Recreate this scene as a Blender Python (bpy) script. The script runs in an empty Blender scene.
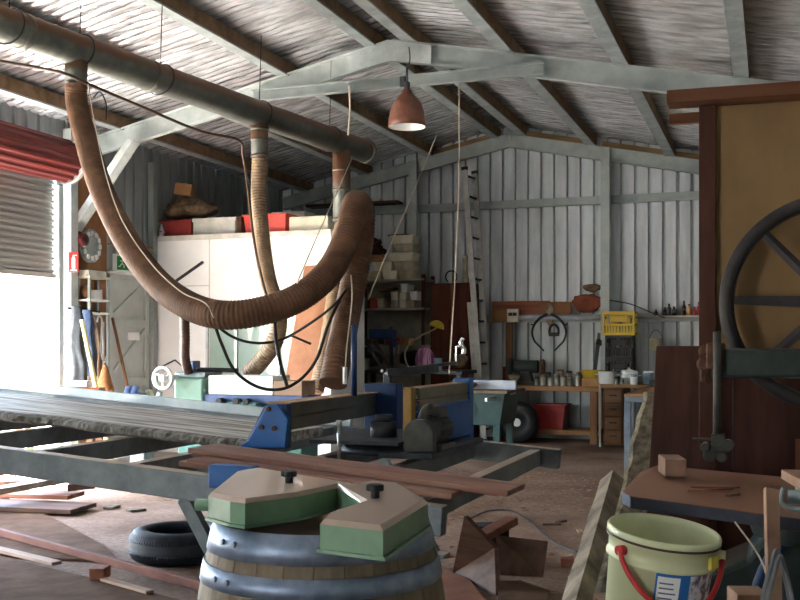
import bpy, bmesh, math, random
from mathutils import Vector, Matrix, noise as mnoise
random.seed(11)
SC = bpy.context.scene
COL = SC.collection
V = Vector
PI = math.pi

# ------------------------------------------------------------------ camera frame
FP = 1020.0                      # focal length in pixels of the 800x600 frame
TH = math.radians(20.04)         # camera turned this far left of the shed's long axis
CH = 1.40                        # lens height
FX, FY = -math.sin(TH), math.cos(TH)
RX, RY = math.cos(TH), math.sin(TH)
HY = 345.0                       # horizon row

def W(x, y, d):
    u = (x - 400) / FP; v = (HY - y) / FP
    return V((d * (FX + u * RX), d * (FY + u * RY), CH + v * d))
def atY(x, y, Y):
    u = (x - 400) / FP
    return W(x, y, Y / (FY + u * RY))
def atX(x, y, X):
    u = (x - 400) / FP
    return W(x, y, X / (FX + u * RX))
def atZ(x, y, Z):
    return W(x, y, (CH - Z) * FP / (y - HY))

# ------------------------------------------------------------------ materials
def lin(c):
    out = []
    for k in c:
        k = k / 255.0
        out.append(k / 12.92 if k <= .04045 else ((k + .055) / 1.055) ** 2.4)
    return out
def mat(name, rgb, rgb2=None, rough=.6, metal=0.0, var=.18, scale=6.0, stretch=(1, 1, 1), bump=0.0, detail=4.0,
        pos=(.35, .68), emit=0.0, alpha=1.0, spec=.4, trans=0.0, bscale=None, dust=None, coat=0.0):
    m = bpy.data.materials.new(name); m.use_nodes = True
    nt = m.node_tree; N = nt.nodes; L = nt.links
    b = N['Principled BSDF']
    a = lin(rgb)
    if rgb2 is None:
        lo = [k * (1 - var) for k in a]; hi = [min(1, k * (1 + var)) for k in a]
    else:
        lo = a; hi = lin(rgb2)
    tc = N.new('ShaderNodeTexCoord'); mp = N.new('ShaderNodeMapping'); nz = N.new('ShaderNodeTexNoise')
    mp.inputs['Scale'].default_value = [scale * s for s in stretch]
    nz.inputs['Scale'].default_value = 1.0; nz.inputs['Detail'].default_value = detail; nz.inputs['Roughness'].default_value = .62
    L.new(tc.outputs['Object'], mp.inputs['Vector']); L.new(mp.outputs['Vector'], nz.inputs['Vector'])
    cr = N.new('ShaderNodeValToRGB')
    cr.color_ramp.elements[0].position = pos[0]; cr.color_ramp.elements[1].position = pos[1]
    cr.color_ramp.elements[0].color = (*lo, 1); cr.color_ramp.elements[1].color = (*hi, 1)
    L.new(nz.outputs['Fac'], cr.inputs['Fac'])
    col = cr.outputs['Color']
    if dust:                                  # dust that has settled on upward faces
        g = N.new('ShaderNodeNewGeometry'); sx = N.new('ShaderNodeSeparateXYZ'); L.new(g.outputs['Normal'], sx.inputs['Vector'])
        n2 = N.new('ShaderNodeTexNoise'); n2.inputs['Scale'].default_value = 9; n2.inputs['Detail'].default_value = 5
        L.new(tc.outputs['Object'], n2.inputs['Vector'])
        ad = N.new('ShaderNodeMath'); ad.operation = 'MULTIPLY_ADD'; L.new(n2.outputs['Fac'], ad.inputs[0]); ad.inputs[1].default_value = .7; L.new(sx.outputs['Z'], ad.inputs[2])
        mr = N.new('ShaderNodeMapRange'); mr.inputs['From Min'].default_value = dust[1]; mr.inputs['From Max'].default_value = dust[1] + .35
        L.new(ad.outputs[0], mr.inputs['Value'])
        mx = N.new('ShaderNodeMix'); mx.data_type = 'RGBA'
        L.new(mr.outputs['Result'], mx.inputs['Factor']); L.new(col, mx.inputs['A']); mx.inputs['B'].default_value = (*lin(dust[0]), 1)
        col = mx.outputs['Result']
        mm = N.new('ShaderNodeMapRange'); mm.inputs['To Min'].default_value = metal; mm.inputs['To Max'].default_value = 0
        L.new(mr.outputs['Result'], mm.inputs['Value']); L.new(mm.outputs['Result'], b.inputs['Metallic'])
    else:
        b.inputs['Metallic'].default_value = metal
    L.new(col, b.inputs['Base Color'])
    b.inputs['Roughness'].default_value = rough
    b.inputs['Specular IOR Level'].default_value = spec
    if trans: b.inputs['Transmission Weight'].default_value = trans
    if coat: b.inputs['Coat Weight'].default_value = coat
    if bump:
        bn = N.new('ShaderNodeBump'); bn.inputs['Strength'].default_value = bump; bn.inputs['Distance'].default_value = .02
        if bscale:
            nb = N.new('ShaderNodeTexNoise'); nb.inputs['Scale'].default_value = bscale; nb.inputs['Detail'].default_value = 5
            L.new(tc.outputs['Object'], nb.inputs['Vector']); L.new(nb.outputs['Fac'], bn.inputs['Height'])
        else:
            L.new(nz.outputs['Fac'], bn.inputs['Height'])
        L.new(bn.outputs['Normal'], b.inputs['Normal'])
    if emit:
        L.new(col, b.inputs['Emission Color']); b.inputs['Emission Strength'].default_value = emit
    return m
def wood(name, dark, light, axis='x', scale=5.0, rough=.7, bump=.15, pos=(.33, .68), dust=None):
    st = {'x': (.12, 2.2, 2.2), 'y': (2.2, .12, 2.2), 'z': (2.2, 2.2, .12), 'n': (1, 1, 1)}[axis]
    return mat(name, dark, light, rough=rough, scale=scale, stretch=st, bump=bump, detail=7, pos=pos, spec=.25, dust=dust)

SAW = (150, 108, 84)       # settled sawdust
M = {}
M['galv'] = mat('galvanised sheet', (168, 176, 180), (200, 207, 210), rough=.5, metal=.3, scale=3, stretch=(2, 2, .25), bump=.06)
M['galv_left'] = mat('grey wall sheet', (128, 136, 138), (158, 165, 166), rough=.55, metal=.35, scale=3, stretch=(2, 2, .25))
M['steel'] = mat('galvanised steel section', (140, 148, 146), (160, 168, 165), rough=.45, metal=.3, scale=4)
M['steel_white'] = mat('pale steel section', (166, 176, 174), (198, 206, 204), rough=.45, metal=.3, scale=4)
M['purlin'] = mat('dusty purlin steel', (136, 146, 146), (172, 180, 180), rough=.45, metal=.2, scale=5)
M['purlin_web'] = mat('brown web facing', (104, 82, 60), (138, 112, 86), rough=.85, metal=0, scale=7)
M['duct'] = mat('galvanised duct', (78, 82, 76), (104, 108, 100), rough=.5, metal=.3, scale=6, dust=((98, 66, 44), .22))
M['floor'] = None
M['roller'] = mat('grey roller slat', (152, 154, 150), (176, 178, 172), rough=.5, metal=.25, scale=2, stretch=(3, .4, 3))
M['rollred'] = mat('red painted roller', (96, 30, 28), (120, 44, 38), rough=.5, scale=3, stretch=(1, .3, 3))
M['hose'] = mat('brown ribbed hose', (82, 55, 37), (112, 79, 55), rough=.65, scale=9)
M['hose_pale'] = mat('pale ribbed hose', (112, 90, 68), (142, 120, 94), rough=.55, scale=7)
M['hose_grey'] = mat('grey ribbed hose', (92, 88, 80), (128, 122, 110), rough=.55, scale=7)
M['hose_dark'] = mat('dark brown hose', (66, 46, 36), (92, 66, 52), rough=.5, scale=8)
M['black'] = mat('black rubber', (22, 22, 24), (36, 36, 38), rough=.55, scale=8)
M['tyre'] = mat('tyre rubber', (26, 28, 32), (48, 52, 58), rough=.6, scale=9, bump=.1)
M['iron'] = mat('dark cast iron', (44, 46, 50), (72, 74, 78), rough=.5, metal=.5, scale=9)
M['rust'] = mat('rusty iron', (66, 46, 38), (104, 72, 56), rough=.8, metal=.2, scale=14)
M['alu'] = mat('aluminium', (178, 180, 178), (206, 208, 206), rough=.35, metal=.8, scale=6)
M['chrome'] = mat('bright chrome', (225, 228, 230), (240, 240, 240), rough=.15, metal=1.0)
M['white'] = mat('white painted panel', (232, 234, 232), (244, 245, 244), rough=.5, scale=2)
M['white_dirty'] = mat('off white card', (188, 186, 176), (222, 220, 210), rough=.7, scale=5)
M['cream'] = mat('cream plastic', (196, 190, 166), (222, 216, 194), rough=.5, scale=5)
M['cream_d'] = mat('dirty cream plastic', (150, 140, 116), (192, 182, 156), rough=.6, scale=9)
M['redplastic'] = mat('red plastic', (196, 52, 42), (218, 74, 58), rough=.45, scale=4)
M['red_dark'] = mat('dull red plastic', (140, 42, 40), (170, 62, 58), rough=.5, scale=4)
M['blue'] = mat('blue painted steel', (16, 76, 138), (28, 96, 164), rough=.42, scale=6)
M['blue_dk'] = mat('dark blue painted steel', (20, 46, 86), (30, 60, 104), rough=.45, scale=6)
M['teal'] = mat('teal machine paint', (62, 112, 104), (86, 138, 128), rough=.4, scale=5)
M['green'] = mat('green machine paint', (96, 130, 104), (118, 152, 124), rough=.38, scale=5, coat=.2, dust=((172, 152, 138), .6))
M['green_plain'] = mat('light green machine paint', (96, 130, 106), (116, 150, 124), rough=.4, scale=5)
M['green_dk'] = mat('dark green machine paint', (26, 54, 52), (40, 72, 68), rough=.45, scale=5)
M['green_blk'] = mat('blackish green paint', (34, 46, 46), (52, 66, 64), rough=.5, scale=8, dust=((112, 84, 68), 1.15))
M['yellow'] = mat('yellow plastic', (188, 158, 40), (208, 180, 62), rough=.45, scale=4)
M['mustard'] = mat('mustard painted steel', (136, 100, 36), (160, 122, 50), rough=.5, scale=6)
M['bucket'] = mat('pale yellow green plastic', (206, 210, 168), (218, 222, 182), rough=.38, scale=3, spec=.5)
M['bailred'] = mat('red bail', (176, 36, 40), (198, 52, 52), rough=.4)
M['tan_ply'] = mat('tan plywood', (134, 108, 72), (152, 124, 84), rough=.75, scale=3, stretch=(1, 1, .5))
M['brown_ply'] = mat('orange brown plywood', (122, 82, 46), (148, 104, 64), rough=.7, scale=4, stretch=(1, 1, .4))
M['redwood_x'] = wood('red brown timber', (116, 66, 48), (158, 102, 78), 'x')
M['redwood_d'] = wood('dark red brown strip', (88, 48, 36), (120, 72, 54), 'x')
M['redwood_y'] = wood('red brown timber along', (116, 66, 48), (158, 102, 78), 'y')
M['redwood_z'] = wood('red brown upright timber', (82, 46, 34), (120, 72, 54), 'z')
M['board'] = wood('dusty red brown board', (122, 88, 76), (156, 120, 106), 'x', rough=.75)
M['greywood'] = wood('weathered grey timber', (112, 104, 92), (200, 198, 192), 'x', scale=9, rough=.6, bump=.5, pos=(.38, .62))
M['bark'] = mat('bark edge', (70, 62, 50), (128, 118, 100), rough=.95, scale=18, bump=.8)
M['paleslab'] = wood('pale sawn slab', (176, 122, 92), (198, 146, 116), 'z', scale=3)
M['pine_x'] = wood('pine timber', (122, 86, 56), (156, 116, 80), 'x')
M['pine_z'] = wood('pine upright', (112, 78, 50), (146, 106, 74), 'z')
M['darkwood'] = wood('dark timber', (64, 44, 34), (98, 70, 54), 'x')
M['darkwood_z'] = wood('dark upright timber', (58, 32, 26), (88, 52, 42), 'z')
M['oak'] = wood('oak stave', (98, 86, 70), (136, 122, 102), 'z', scale=7, bump=.3)
M['hoop'] = mat('galvanised hoop', (104, 118, 140), (150, 164, 184), rough=.5, metal=.7, scale=10, bump=.1)
M['ply_floor'] = mat('dusty sheet', (90, 70, 56), (114, 92, 76), spec=.05, rough=1, scale=5, stretch=(1, 1, 1), bump=.1)
M['cloth_grey'] = mat('grey work clothes', (40, 44, 48), (66, 70, 72), rough=.95, scale=8, bump=.3)
M['cloth_brown'] = mat('brown sacking', (74, 60, 46), (120, 98, 74), rough=.95, scale=9, bump=.4)
M['cloth_blue'] = mat('faded blue cloth', (40, 52, 74), (64, 78, 100), rough=.95, scale=8, bump=.3)
M['cloth_purple'] = mat('purple striped cloth', (120, 60, 104), (190, 150, 180), rough=.9, scale=40, stretch=(1, 0.05, .05), pos=(.45, .55))
M['card'] = mat('cardboard', (160, 116, 74), (184, 140, 94), rough=.85)
M['tin'] = mat('tin can', (150, 150, 142), (186, 186, 176), rough=.4, metal=.6)
M['enamel'] = mat('white enamel', (216, 220, 222), (236, 238, 238), rough=.3, spec=.5)
M['paintblue'] = mat('blue grey tin', (112, 140, 160), (136, 162, 180), rough=.4)
M['bottle_dk'] = mat('dark bottle', (34, 24, 22), (52, 38, 34), rough=.2, spec=.6)
M['jar'] = mat('cloudy jar', (88, 92, 84), (132, 136, 126), rough=.25, spec=.6)
M['rope'] = mat('pale cord', (190, 176, 156), (214, 200, 180), rough=.9)
M['signred'] = mat('sign red', (190, 40, 36), (200, 50, 44), rough=.5)
M['signgreen'] = mat('sign green', (20, 138, 70), (30, 150, 80), rough=.5)
M['signwhite'] = mat('sign white', (232, 234, 230), (240, 240, 238), rough=.5)
M['lampbrown'] = mat('brown enamel lamp', (92, 54, 40), (124, 78, 60), rough=.4, scale=8)
M['pink'] = mat('sandy bark chips', (150, 104, 80), (190, 146, 120), rough=.9, scale=20)
M['chips'] = mat('wood chips', (132, 98, 76), (176, 140, 114), rough=.95, scale=10)
M['doorgrey'] = mat('grey painted door', (168, 174, 170), (182, 188, 184), rough=.5, scale=3)

M['steel_bed'] = mat('dusty galvanised box steel', (92, 100, 104), (124, 132, 134), rough=.5, metal=.3, scale=6, dust=((176, 160, 144), .95))
M['beam_grey'] = mat('olive grey beam', (98, 94, 76), (122, 116, 96), rough=.5, metal=.1, scale=5, dust=(SAW, 1.1))
M['dustcap'] = mat('sawdust covered cap', (142, 112, 86), (164, 132, 104), rough=.9, scale=9)
M['motor_grey'] = mat('grey motor casting', (54, 56, 54), (82, 82, 76), rough=.6, scale=9, dust=((132, 100, 78), 1.1))
M['dustwood'] = mat('dusty barrel head', (140, 108, 88), (168, 136, 114), rough=.9, scale=7)
M['wheel_iron'] = mat('dark wheel iron', (40, 38, 42), (62, 58, 60), rough=.5, metal=.2, scale=9)
M['table_iron'] = mat('saw table under sawdust', (60, 66, 82), (84, 90, 106), rough=.55, metal=.3, scale=6, dust=((150, 110, 88), .72))
M['railwood'] = wood('reddish rail', (88, 54, 36), (112, 74, 50), 'x')
M['cast_grey'] = mat('pale grey casting', (120, 132, 134), (158, 168, 168), rough=.45, metal=.3, scale=12)
M['label_blue'] = mat('label blue', (36, 104, 176), (48, 120, 190), rough=.5)
M['label_photo'] = mat('label picture', (110, 96, 118), (222, 226, 236), rough=.5, scale=34, pos=(.42, .58))
M['label_ink'] = mat('label print', (96, 104, 140), rough=.5)
M['lug_yellow'] = mat('yellow lug', (222, 206, 70), rough=.45)
M['plankwood'] = mat('rough plank', (92, 82, 70), (152, 140, 122), rough=.9, scale=12, stretch=(1, 1, .5), bump=.6)
M['cable_grey'] = mat('grey cable', (110, 112, 116), (136, 138, 142), rough=.5)
M['greyshelf'] = mat('grey shelf board', (150, 142, 128), (176, 168, 154), rough=.8, scale=6)
M['redwood_dk'] = wood('dark red cupboard', (78, 38, 28), (108, 58, 42), 'z')
M['alu_dull'] = mat('dull ladder aluminium', (160, 160, 154), (186, 186, 180), rough=.5, metal=.4, scale=8)
M['saw_top'] = mat('saw table top', (96, 84, 70), (134, 112, 92), rough=.6, metal=.2, scale=7)
M['fence_pale'] = mat('pale blue white fence', (170, 178, 192), (196, 202, 212), rough=.45, metal=.2)
M['cloth_dark'] = mat('dark rag', (52, 40, 34), (82, 66, 54), rough=.95, scale=9, bump=.3)
M['cloth_pale'] = mat('pale rag', (120, 108, 92), (160, 148, 130), rough=.95, scale=9, bump=.3)
M['blackcloth'] = mat('black cloth', (30, 28, 30), (48, 44, 46), rough=.95, scale=9, bump=.2)
M['orange_cloth'] = mat('orange red cloth', (104, 54, 38), (136, 76, 54), rough=.95, scale=7, bump=.3)
M['brown_dk'] = wood('brown drawer case', (86, 60, 42), (116, 84, 60), 'z')
M['brown_mid'] = wood('brown drawer front', (108, 76, 52), (140, 104, 76), 'x')
M['pine_y'] = wood('pine timber along', (122, 86, 56), (156, 116, 80), 'y')
M['steel_bl'] = mat('blue grey painted steel', (96, 108, 122), (122, 134, 146), rough=.45, metal=.3)
M['teal_lt'] = mat('light green lathe paint', (112, 150, 130), (132, 168, 148), rough=.4, scale=5)
M['blue_lt'] = mat('mid blue paint', (62, 82, 124), (84, 104, 146), rough=.45, scale=6)
M['redbrown_gloss'] = wood('oiled red brown timber', (110, 56, 32), (150, 86, 54), 'x', rough=.35)
M['yellowpole'] = mat('pale yellow pole', (204, 182, 110), (226, 206, 140), rough=.5)
M['paleblock'] = wood('pale block', (146, 118, 96), (176, 148, 124), 'x')
M['palegrain'] = wood('pale rough sawn board', (128, 108, 96), (176, 158, 146), 'x')
M['darkwood_m'] = mat('brown offcut', (76, 52, 40), (104, 74, 58), rough=.8, scale=5, stretch=(2, 2, .3))
M['redwood_m'] = mat('red offcut', (104, 62, 44), (136, 90, 68), rough=.8, scale=5, stretch=(.3, 2, 2))
M['redsheet'] = mat('red dusty sheet', (128, 76, 52), (152, 100, 74), rough=.9, scale=4)
M['straw'] = mat('broom straw', (120, 78, 44), (156, 108, 66), rough=.95, scale=20, stretch=(3, 3, .3))
M['packing'] = wood('old packing timber', (96, 76, 48), (128, 104, 68), 'x')
M['bark_grey'] = mat('grey sawn bark edge', (84, 80, 72), (150, 146, 136), rough=.9, scale=26, stretch=(2, .5, .5), bump=.7)
# floor: worn concrete under red sawdust, paler near the roller door, whose daylight is painted into the colour
def floor_mat():
    m = bpy.data.materials.new('dusty concrete'); m.use_nodes = True
    nt = m.node_tree; N = nt.nodes; L = nt.links; b = N['Principled BSDF']
    tc = N.new('ShaderNodeTexCoord')
    def nz(s, d, st=(1, 1, 1)):
        mp = N.new('ShaderNodeMapping'); mp.inputs['Scale'].default_value = st; L.new(tc.outputs['Object'], mp.inputs['Vector'])
        n = N.new('ShaderNodeTexNoise'); n.inputs['Scale'].default_value = s; n.inputs['Detail'].default_value = d; n.inputs['Roughness'].default_value = .65
        L.new(mp.outputs['Vector'], n.inputs['Vector']); return n
    n1 = nz(1.1, 8); n2 = nz(26, 6); n3 = nz(.5, 4)
    r1 = N.new('ShaderNodeValToRGB'); e = r1.color_ramp.elements
    e[0].position = .36; e[0].color = (*lin((126, 100, 82)), 1); e[1].position = .66; e[1].color = (*lin((172, 149, 131)), 1)
    L.new(n1.outputs['Fac'], r1.inputs['Fac'])
    r2 = N.new('ShaderNodeValToRGB'); e = r2.color_ramp.elements
    e[0].position = .3; e[0].color = (.55, .5, .46, 1); e[1].position = .7; e[1].color = (1.0, 1.0, 1.0, 1)
    L.new(n2.outputs['Fac'], r2.inputs['Fac'])
    mu = N.new('ShaderNodeMix'); mu.data_type = 'RGBA'; mu.blend_type = 'MULTIPLY'; mu.inputs['Factor'].default_value = 1
    L.new(r1.outputs['Color'], mu.inputs['A']); L.new(r2.outputs['Color'], mu.inputs['B'])
    sx = N.new('ShaderNodeSeparateXYZ'); L.new(tc.outputs['Object'], sx.inputs['Vector'])
    ad = N.new('ShaderNodeMath'); ad.operation = 'MULTIPLY_ADD'; L.new(n3.outputs['Fac'], ad.inputs[0]); ad.inputs[1].default_value = 2.2; L.new(sx.outputs['X'], ad.inputs[2])
    mr = N.new('ShaderNodeMapRange'); mr.inputs['From Min'].default_value = -2.6; mr.inputs['From Max'].default_value = -5.2
    L.new(ad.outputs[0], mr.inputs['Value'])
    mx = N.new('ShaderNodeMix'); mx.data_type = 'RGBA'; L.new(mr.outputs['Result'], mx.inputs['Factor'])
    L.new(mu.outputs['Result'], mx.inputs['A']); mx.inputs['B'].default_value = (*lin((190, 182, 176)), 1)
    L.new(mx.outputs['Result'], b.inputs['Base Color']); b.inputs['Roughness'].default_value = .9; b.inputs['Specular IOR Level'].default_value = .2
    bn = N.new('ShaderNodeBump'); bn.inputs['Strength'].default_value = .35; bn.inputs['Distance'].default_value = .02
    L.new(n2.outputs['Fac'], bn.inputs['Height']); L.new(bn.outputs['Normal'], b.inputs['Normal'])
    return m
M['floor'] = floor_mat()
def foil_mat():
    m = bpy.data.materials.new('silver foil sarking'); m.use_nodes = True
    nt = m.node_tree; N = nt.nodes; L = nt.links; b = N['Principled BSDF']
    tc = N.new('ShaderNodeTexCoord'); n = N.new('ShaderNodeTexNoise'); n.inputs['Scale'].default_value = 9; n.inputs['Detail'].default_value = 6
    mp = N.new('ShaderNodeMapping'); mp.inputs['Scale'].default_value = (.35, 1.6, 1); L.new(tc.outputs['Object'], mp.inputs['Vector'])
    L.new(mp.outputs['Vector'], n.inputs['Vector'])
    cr = N.new('ShaderNodeValToRGB'); e = cr.color_ramp.elements
    e[0].position = .35; e[0].color = (*lin((176, 178, 180)), 1); e[1].position = .62; e[1].color = (*lin((236, 240, 244)), 1)
    L.new(n.outputs['Fac'], cr.inputs['Fac']); L.new(cr.outputs['Color'], b.inputs['Base Color'])
    b.inputs['Metallic'].default_value = .65; b.inputs['Roughness'].default_value = .22
    bn = N.new('ShaderNodeBump'); bn.inputs['Strength'].default_value = .5; bn.inputs['Distance'].default_value = .02
    L.new(n.outputs['Fac'], bn.inputs['Height']); L.new(bn.outputs['Normal'], b.inputs['Normal'])
    return m
M['foil'] = foil_mat()
def glass_mat():
    m = mat('greenish window glass', (176, 204, 192), (210, 228, 220), rough=.05, spec=.8, scale=1.2)
    b = m.node_tree.nodes['Principled BSDF']; b.inputs['Transmission Weight'].default_value = .35
    return m
M['glass'] = glass_mat()

# ------------------------------------------------------------------ mesh builder
OFF = {}
class MB:
    def __init__(s): s.v = []; s.f = []; s.sm = []
    def add(s, vs, fs, smooth=False):
        n = len(s.v); s.v += [V(p) for p in vs]; s.f += [[n + i for i in q] for q in fs]; s.sm += [smooth] * len(fs); return s
    def box(s, c, d, rot=None):
        c = V(c); vs = []
        for z in (-.5, .5):
            for x, y in ((-.5, -.5), (.5, -.5), (.5, .5), (-.5, .5)):
                p = V((x * d[0], y * d[1], z * d[2]))
                if rot is not None: p = rot @ p
                vs.append(c + p)
        return s.add(vs, [(3, 2, 1, 0), (4, 5, 6, 7), (0, 1, 5, 4), (1, 2, 6, 5), (2, 3, 7, 6), (3, 0, 4, 7)])
    def bx(s, lo, hi):
        lo = V(lo); hi = V(hi); return s.box((lo + hi) / 2, hi - lo)
    def frame(s, p0, p1, up=(0, 0, 1)):
        t = (V(p1) - V(p0)).normalized(); up = V(up)
        if abs(t.dot(up)) > .98: up = V((0, 1, 0))
        a = t.cross(up).normalized(); b = a.cross(t).normalized(); return t, a, b
    def bar(s, p0, p1, w, h, up=(0, 0, 1)):
        return s.sweep([(-w / 2, -h / 2), (w / 2, -h / 2), (w / 2, h / 2), (-w / 2, h / 2)], p0, p1, up)
    def sweep(s, poly, p0, p1, up=(0, 0, 1), taper=1.0):
        p0 = V(p0); p1 = V(p1); t, a, b = s.frame(p0, p1, up); n = len(poly)
        vs = [p0 + a * x + b * y for x, y in poly] + [p1 + a * x * taper + b * y * taper for x, y in poly]
        fs = [(i, (i + 1) % n, n + (i + 1) % n, n + i) for i in range(n)] + [list(range(n))[::-1], list(range(n, 2 * n))]
        return s.add(vs, fs)
    def csec(s, p0, p1, h, f, up=(0, 0, 1), t=.006, l=.015, flip=1):
        pl = [(0, 0), (f, 0), (f, l), (f - t, l), (f - t, t), (t, t), (t, h - t), (f - t, h - t), (f - t, h - l), (f, h - l), (f, h), (0, h)]
        pl = [(flip * (x - f / 2), y - h / 2) for x, y in pl]
        if flip < 0: pl = pl[::-1]
        return s.sweep(pl, p0, p1, up)
    def prism(s, pts, vec):
        pts = [V(p) for p in pts]; vec = V(vec); n = len(pts)
        vs = pts + [p + vec for p in pts]
        fs = [(i, (i + 1) % n, n + (i + 1) % n, n + i) for i in range(n)] + [list(range(n))[::-1], list(range(n, 2 * n))]
        return s.add(vs, fs)
    def cyl(s, p0, p1, r0, r1=None, n=16, caps=True, smooth=True):
        r1 = r0 if r1 is None else r1; p0 = V(p0); p1 = V(p1); t, a, b = s.frame(p0, p1)
        c = [(math.cos(2 * PI * i / n), math.sin(2 * PI * i / n)) for i in range(n)]
        vs = [p0 + (a * x + b * y) * r0 for x, y in c] + [p1 + (a * x + b * y) * r1 for x, y in c]
        s.add(vs, [(i, (i + 1) % n, n + (i + 1) % n, n + i) for i in range(n)], smooth)
        if caps: s.add(vs, [list(range(n))[::-1], list(range(n, 2 * n))])
        return s
    def tube(s, pts, r, n=10, closed=False, caps=True, flat=1.0):
        pts = [V(p) for p in pts]; m = len(pts)
        rf = r if callable(r) else (lambda k: r)
        tang = []
        for i in range(m):
            if closed: t = pts[(i + 1) % m] - pts[i - 1]
            else: t = pts[min(i + 1, m - 1)] - pts[max(i - 1, 0)]
            tang.append(t.normalized() if t.length > 1e-9 else V((0, 0, 1)))
        a = tang[0].cross(V((0, 0, 1)))
        if a.length < .05: a = tang[0].cross(V((0, 1, 0)))
        a.normalize(); vs = []
        for i in range(m):
            a = (a - tang[i] * a.dot(tang[i])).normalized(); b = tang[i].cross(a)
            rr = rf(i)
            for k in range(n):
                q = 2 * PI * k / n; vs.append(pts[i] + (a * math.cos(q) + b * math.sin(q) * flat) * rr)
        fs = []
        for i in range(m if closed else m - 1):
            j = (i + 1) % m
            for k in range(n): fs.append((i * n + k, i * n + (k + 1) % n, j * n + (k + 1) % n, j * n + k))
        s.add(vs, fs, True)
        if caps and not closed: s.add(vs[:n], [list(range(n))[::-1]]); s.add(vs[-n:], [list(range(n))])
        return s
    def lathe(s, prof, c=(0, 0, 0), n=24, mtx=None, smooth=True, closed=False):
        c = V(c); vs = []
        for r, z in prof:
            for k in range(n):
                q = 2 * PI * k / n; p = V((r * math.cos(q), r * math.sin(q), z))
                if mtx is not None: p = mtx @ p
                vs.append(c + p)
        fs = []; m = len(prof)
        for i in range(m if closed else m - 1):
            j = (i + 1) % m
            for k in range(n): fs.append((i * n + k, i * n + (k + 1) % n, j * n + (k + 1) % n, j * n + k))
        return s.add(vs, fs, smooth)
    def grid(s, fn, nu, nv, smooth=True):
        vs = [fn(i / nu, j / nv) for j in range(nv + 1) for i in range(nu + 1)]
        fs = [(j * (nu + 1) + i, j * (nu + 1) + i + 1, (j + 1) * (nu + 1) + i + 1, (j + 1) * (nu + 1) + i) for j in range(nv) for i in range(nu)]
        return s.add(vs, fs, smooth)
    def blob(s, c, r, seed=0, amp=.3, n=14, sq=1.0):
        c = V(c); prof = []
        vs = []; fs = []
        for i in range(n + 1):
            for k in range(2 * n):
                th = PI * i / n; ph = PI * k / n
                d = V((math.sin(th) * math.cos(ph), math.sin(th) * math.sin(ph), math.cos(th)))
                q = 1 + amp * mnoise.noise(d * 1.7 + V((seed * 7.1, seed * 3.3, 0))) + amp * .5 * mnoise.noise(d * 4.3 + V((0, seed * 5.1, 0)))
                vs.append(c + V((d.x * r[0], d.y * r[1], d.z * r[2])) * q)
        for i in range(n):
            for k in range(2 * n): fs.append((i * 2 * n + k, (i + 1) * 2 * n + k, (i + 1) * 2 * n + (k + 1) % (2 * n), i * 2 * n + (k + 1) % (2 * n)))
        return s.add(vs, fs, True)
    def base(s):
        lo = V((min(p.x for p in s.v), min(p.y for p in s.v), min(p.z for p in s.v))); hi = V((max(p.x for p in s.v), max(p.y for p in s.v), 0))
        return V(((lo.x + hi.x) / 2, (lo.y + hi.y) / 2, lo.z))
    def build(s, name, m, parent=None, loc=None, bevel=0.0, seg=2, label=None):
        off = OFF[parent.name] if parent is not None else (V(loc) if loc is not None else s.base())
        me = bpy.data.meshes.new(name)
        me.from_pydata([tuple(p - off) for p in s.v], [], s.f)
        me.materials.append(M[m] if isinstance(m, str) else m)
        me.polygons.foreach_set('use_smooth', s.sm)
        bm = bmesh.new(); bm.from_mesh(me); bmesh.ops.remove_doubles(bm, verts=bm.verts, dist=1e-5)
        bmesh.ops.recalc_face_normals(bm, faces=bm.faces); bm.to_mesh(me); bm.free()
        o = bpy.data.objects.new(name, me); COL.objects.link(o)
        if parent is not None: o.parent = parent
        else: o.location = off
        OFF[o.name] = off
        if bevel:
            b = o.modifiers.new('edge', 'BEVEL'); b.width = bevel; b.segments = seg; b.limit_method = 'ANGLE'; b.angle_limit = math.radians(40)
        if label: o['label'] = label
        return o
def tag(o, label, cat, group=None, kind=None):
    o['label'] = label; o['category'] = cat
    if group: o['group'] = group
    if kind: o['kind'] = kind
    return o
def thing(name, loc, label, cat, group=None):
    o = bpy.data.objects.new(name, None); COL.objects.link(o); o.location = loc; o.empty_display_size = .1
    OFF[o.name] = V(loc); return tag(o, label, cat, group)
def struct(o, label=None):
    o['kind'] = 'structure'
    if label: o['label'] = label
    return o
def dup(root, loc, label, rotz=0, scale=None):
    r = root.copy(); COL.objects.link(r); r.location = loc; r.rotation_euler = (0, 0, rotz); r['label'] = label
    if scale: r.scale = scale
    OFF[r.name] = V(loc)
    for ch in list(root.children):
        c = ch.copy(); COL.objects.link(c); c.parent = r
        for g in list(ch.children):
            k = g.copy(); COL.objects.link(k); k.parent = c
    return r
def spline(pts, n=12):
    """Catmull-Rom through the points."""
    pts = [V(p) for p in pts]; out = []
    q = [pts[0] * 2 - pts[1]] + pts + [pts[-1] * 2 - pts[-2]]
    for i in range(1, len(q) - 2):
        a, b, c, d = q[i - 1], q[i], q[i + 1], q[i + 2]
        for k in range(n):
            t = k / n
            out.append(.5 * ((2 * b) + (c - a) * t + (2 * a - 5 * b + 4 * c - d) * t * t + (3 * b - a - 3 * c + d) * t ** 3))
    out.append(pts[-1]); return out
def resample(pts, step):
    out = [pts[0].copy()]; acc = 0; 
    for a, b in zip(pts, pts[1:]):
        L = (b - a).length
        if L < 1e-9: continue
        s = step - acc
        while s <= L:
            out.append(a + (b - a) * (s / L)); s += step
        acc = L - (s - step)
    return out
def hose_mesh(ctrl, r, pitch=.036, amp=.05, n=14):
    pts = resample(spline(ctrl, 24), pitch / 4)
    mb = MB(); mb.tube(pts, lambda i: r * (1 + amp * (1, 0, -1, 0)[i % 4]), n); return mb
EXPO = 2.5
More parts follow.
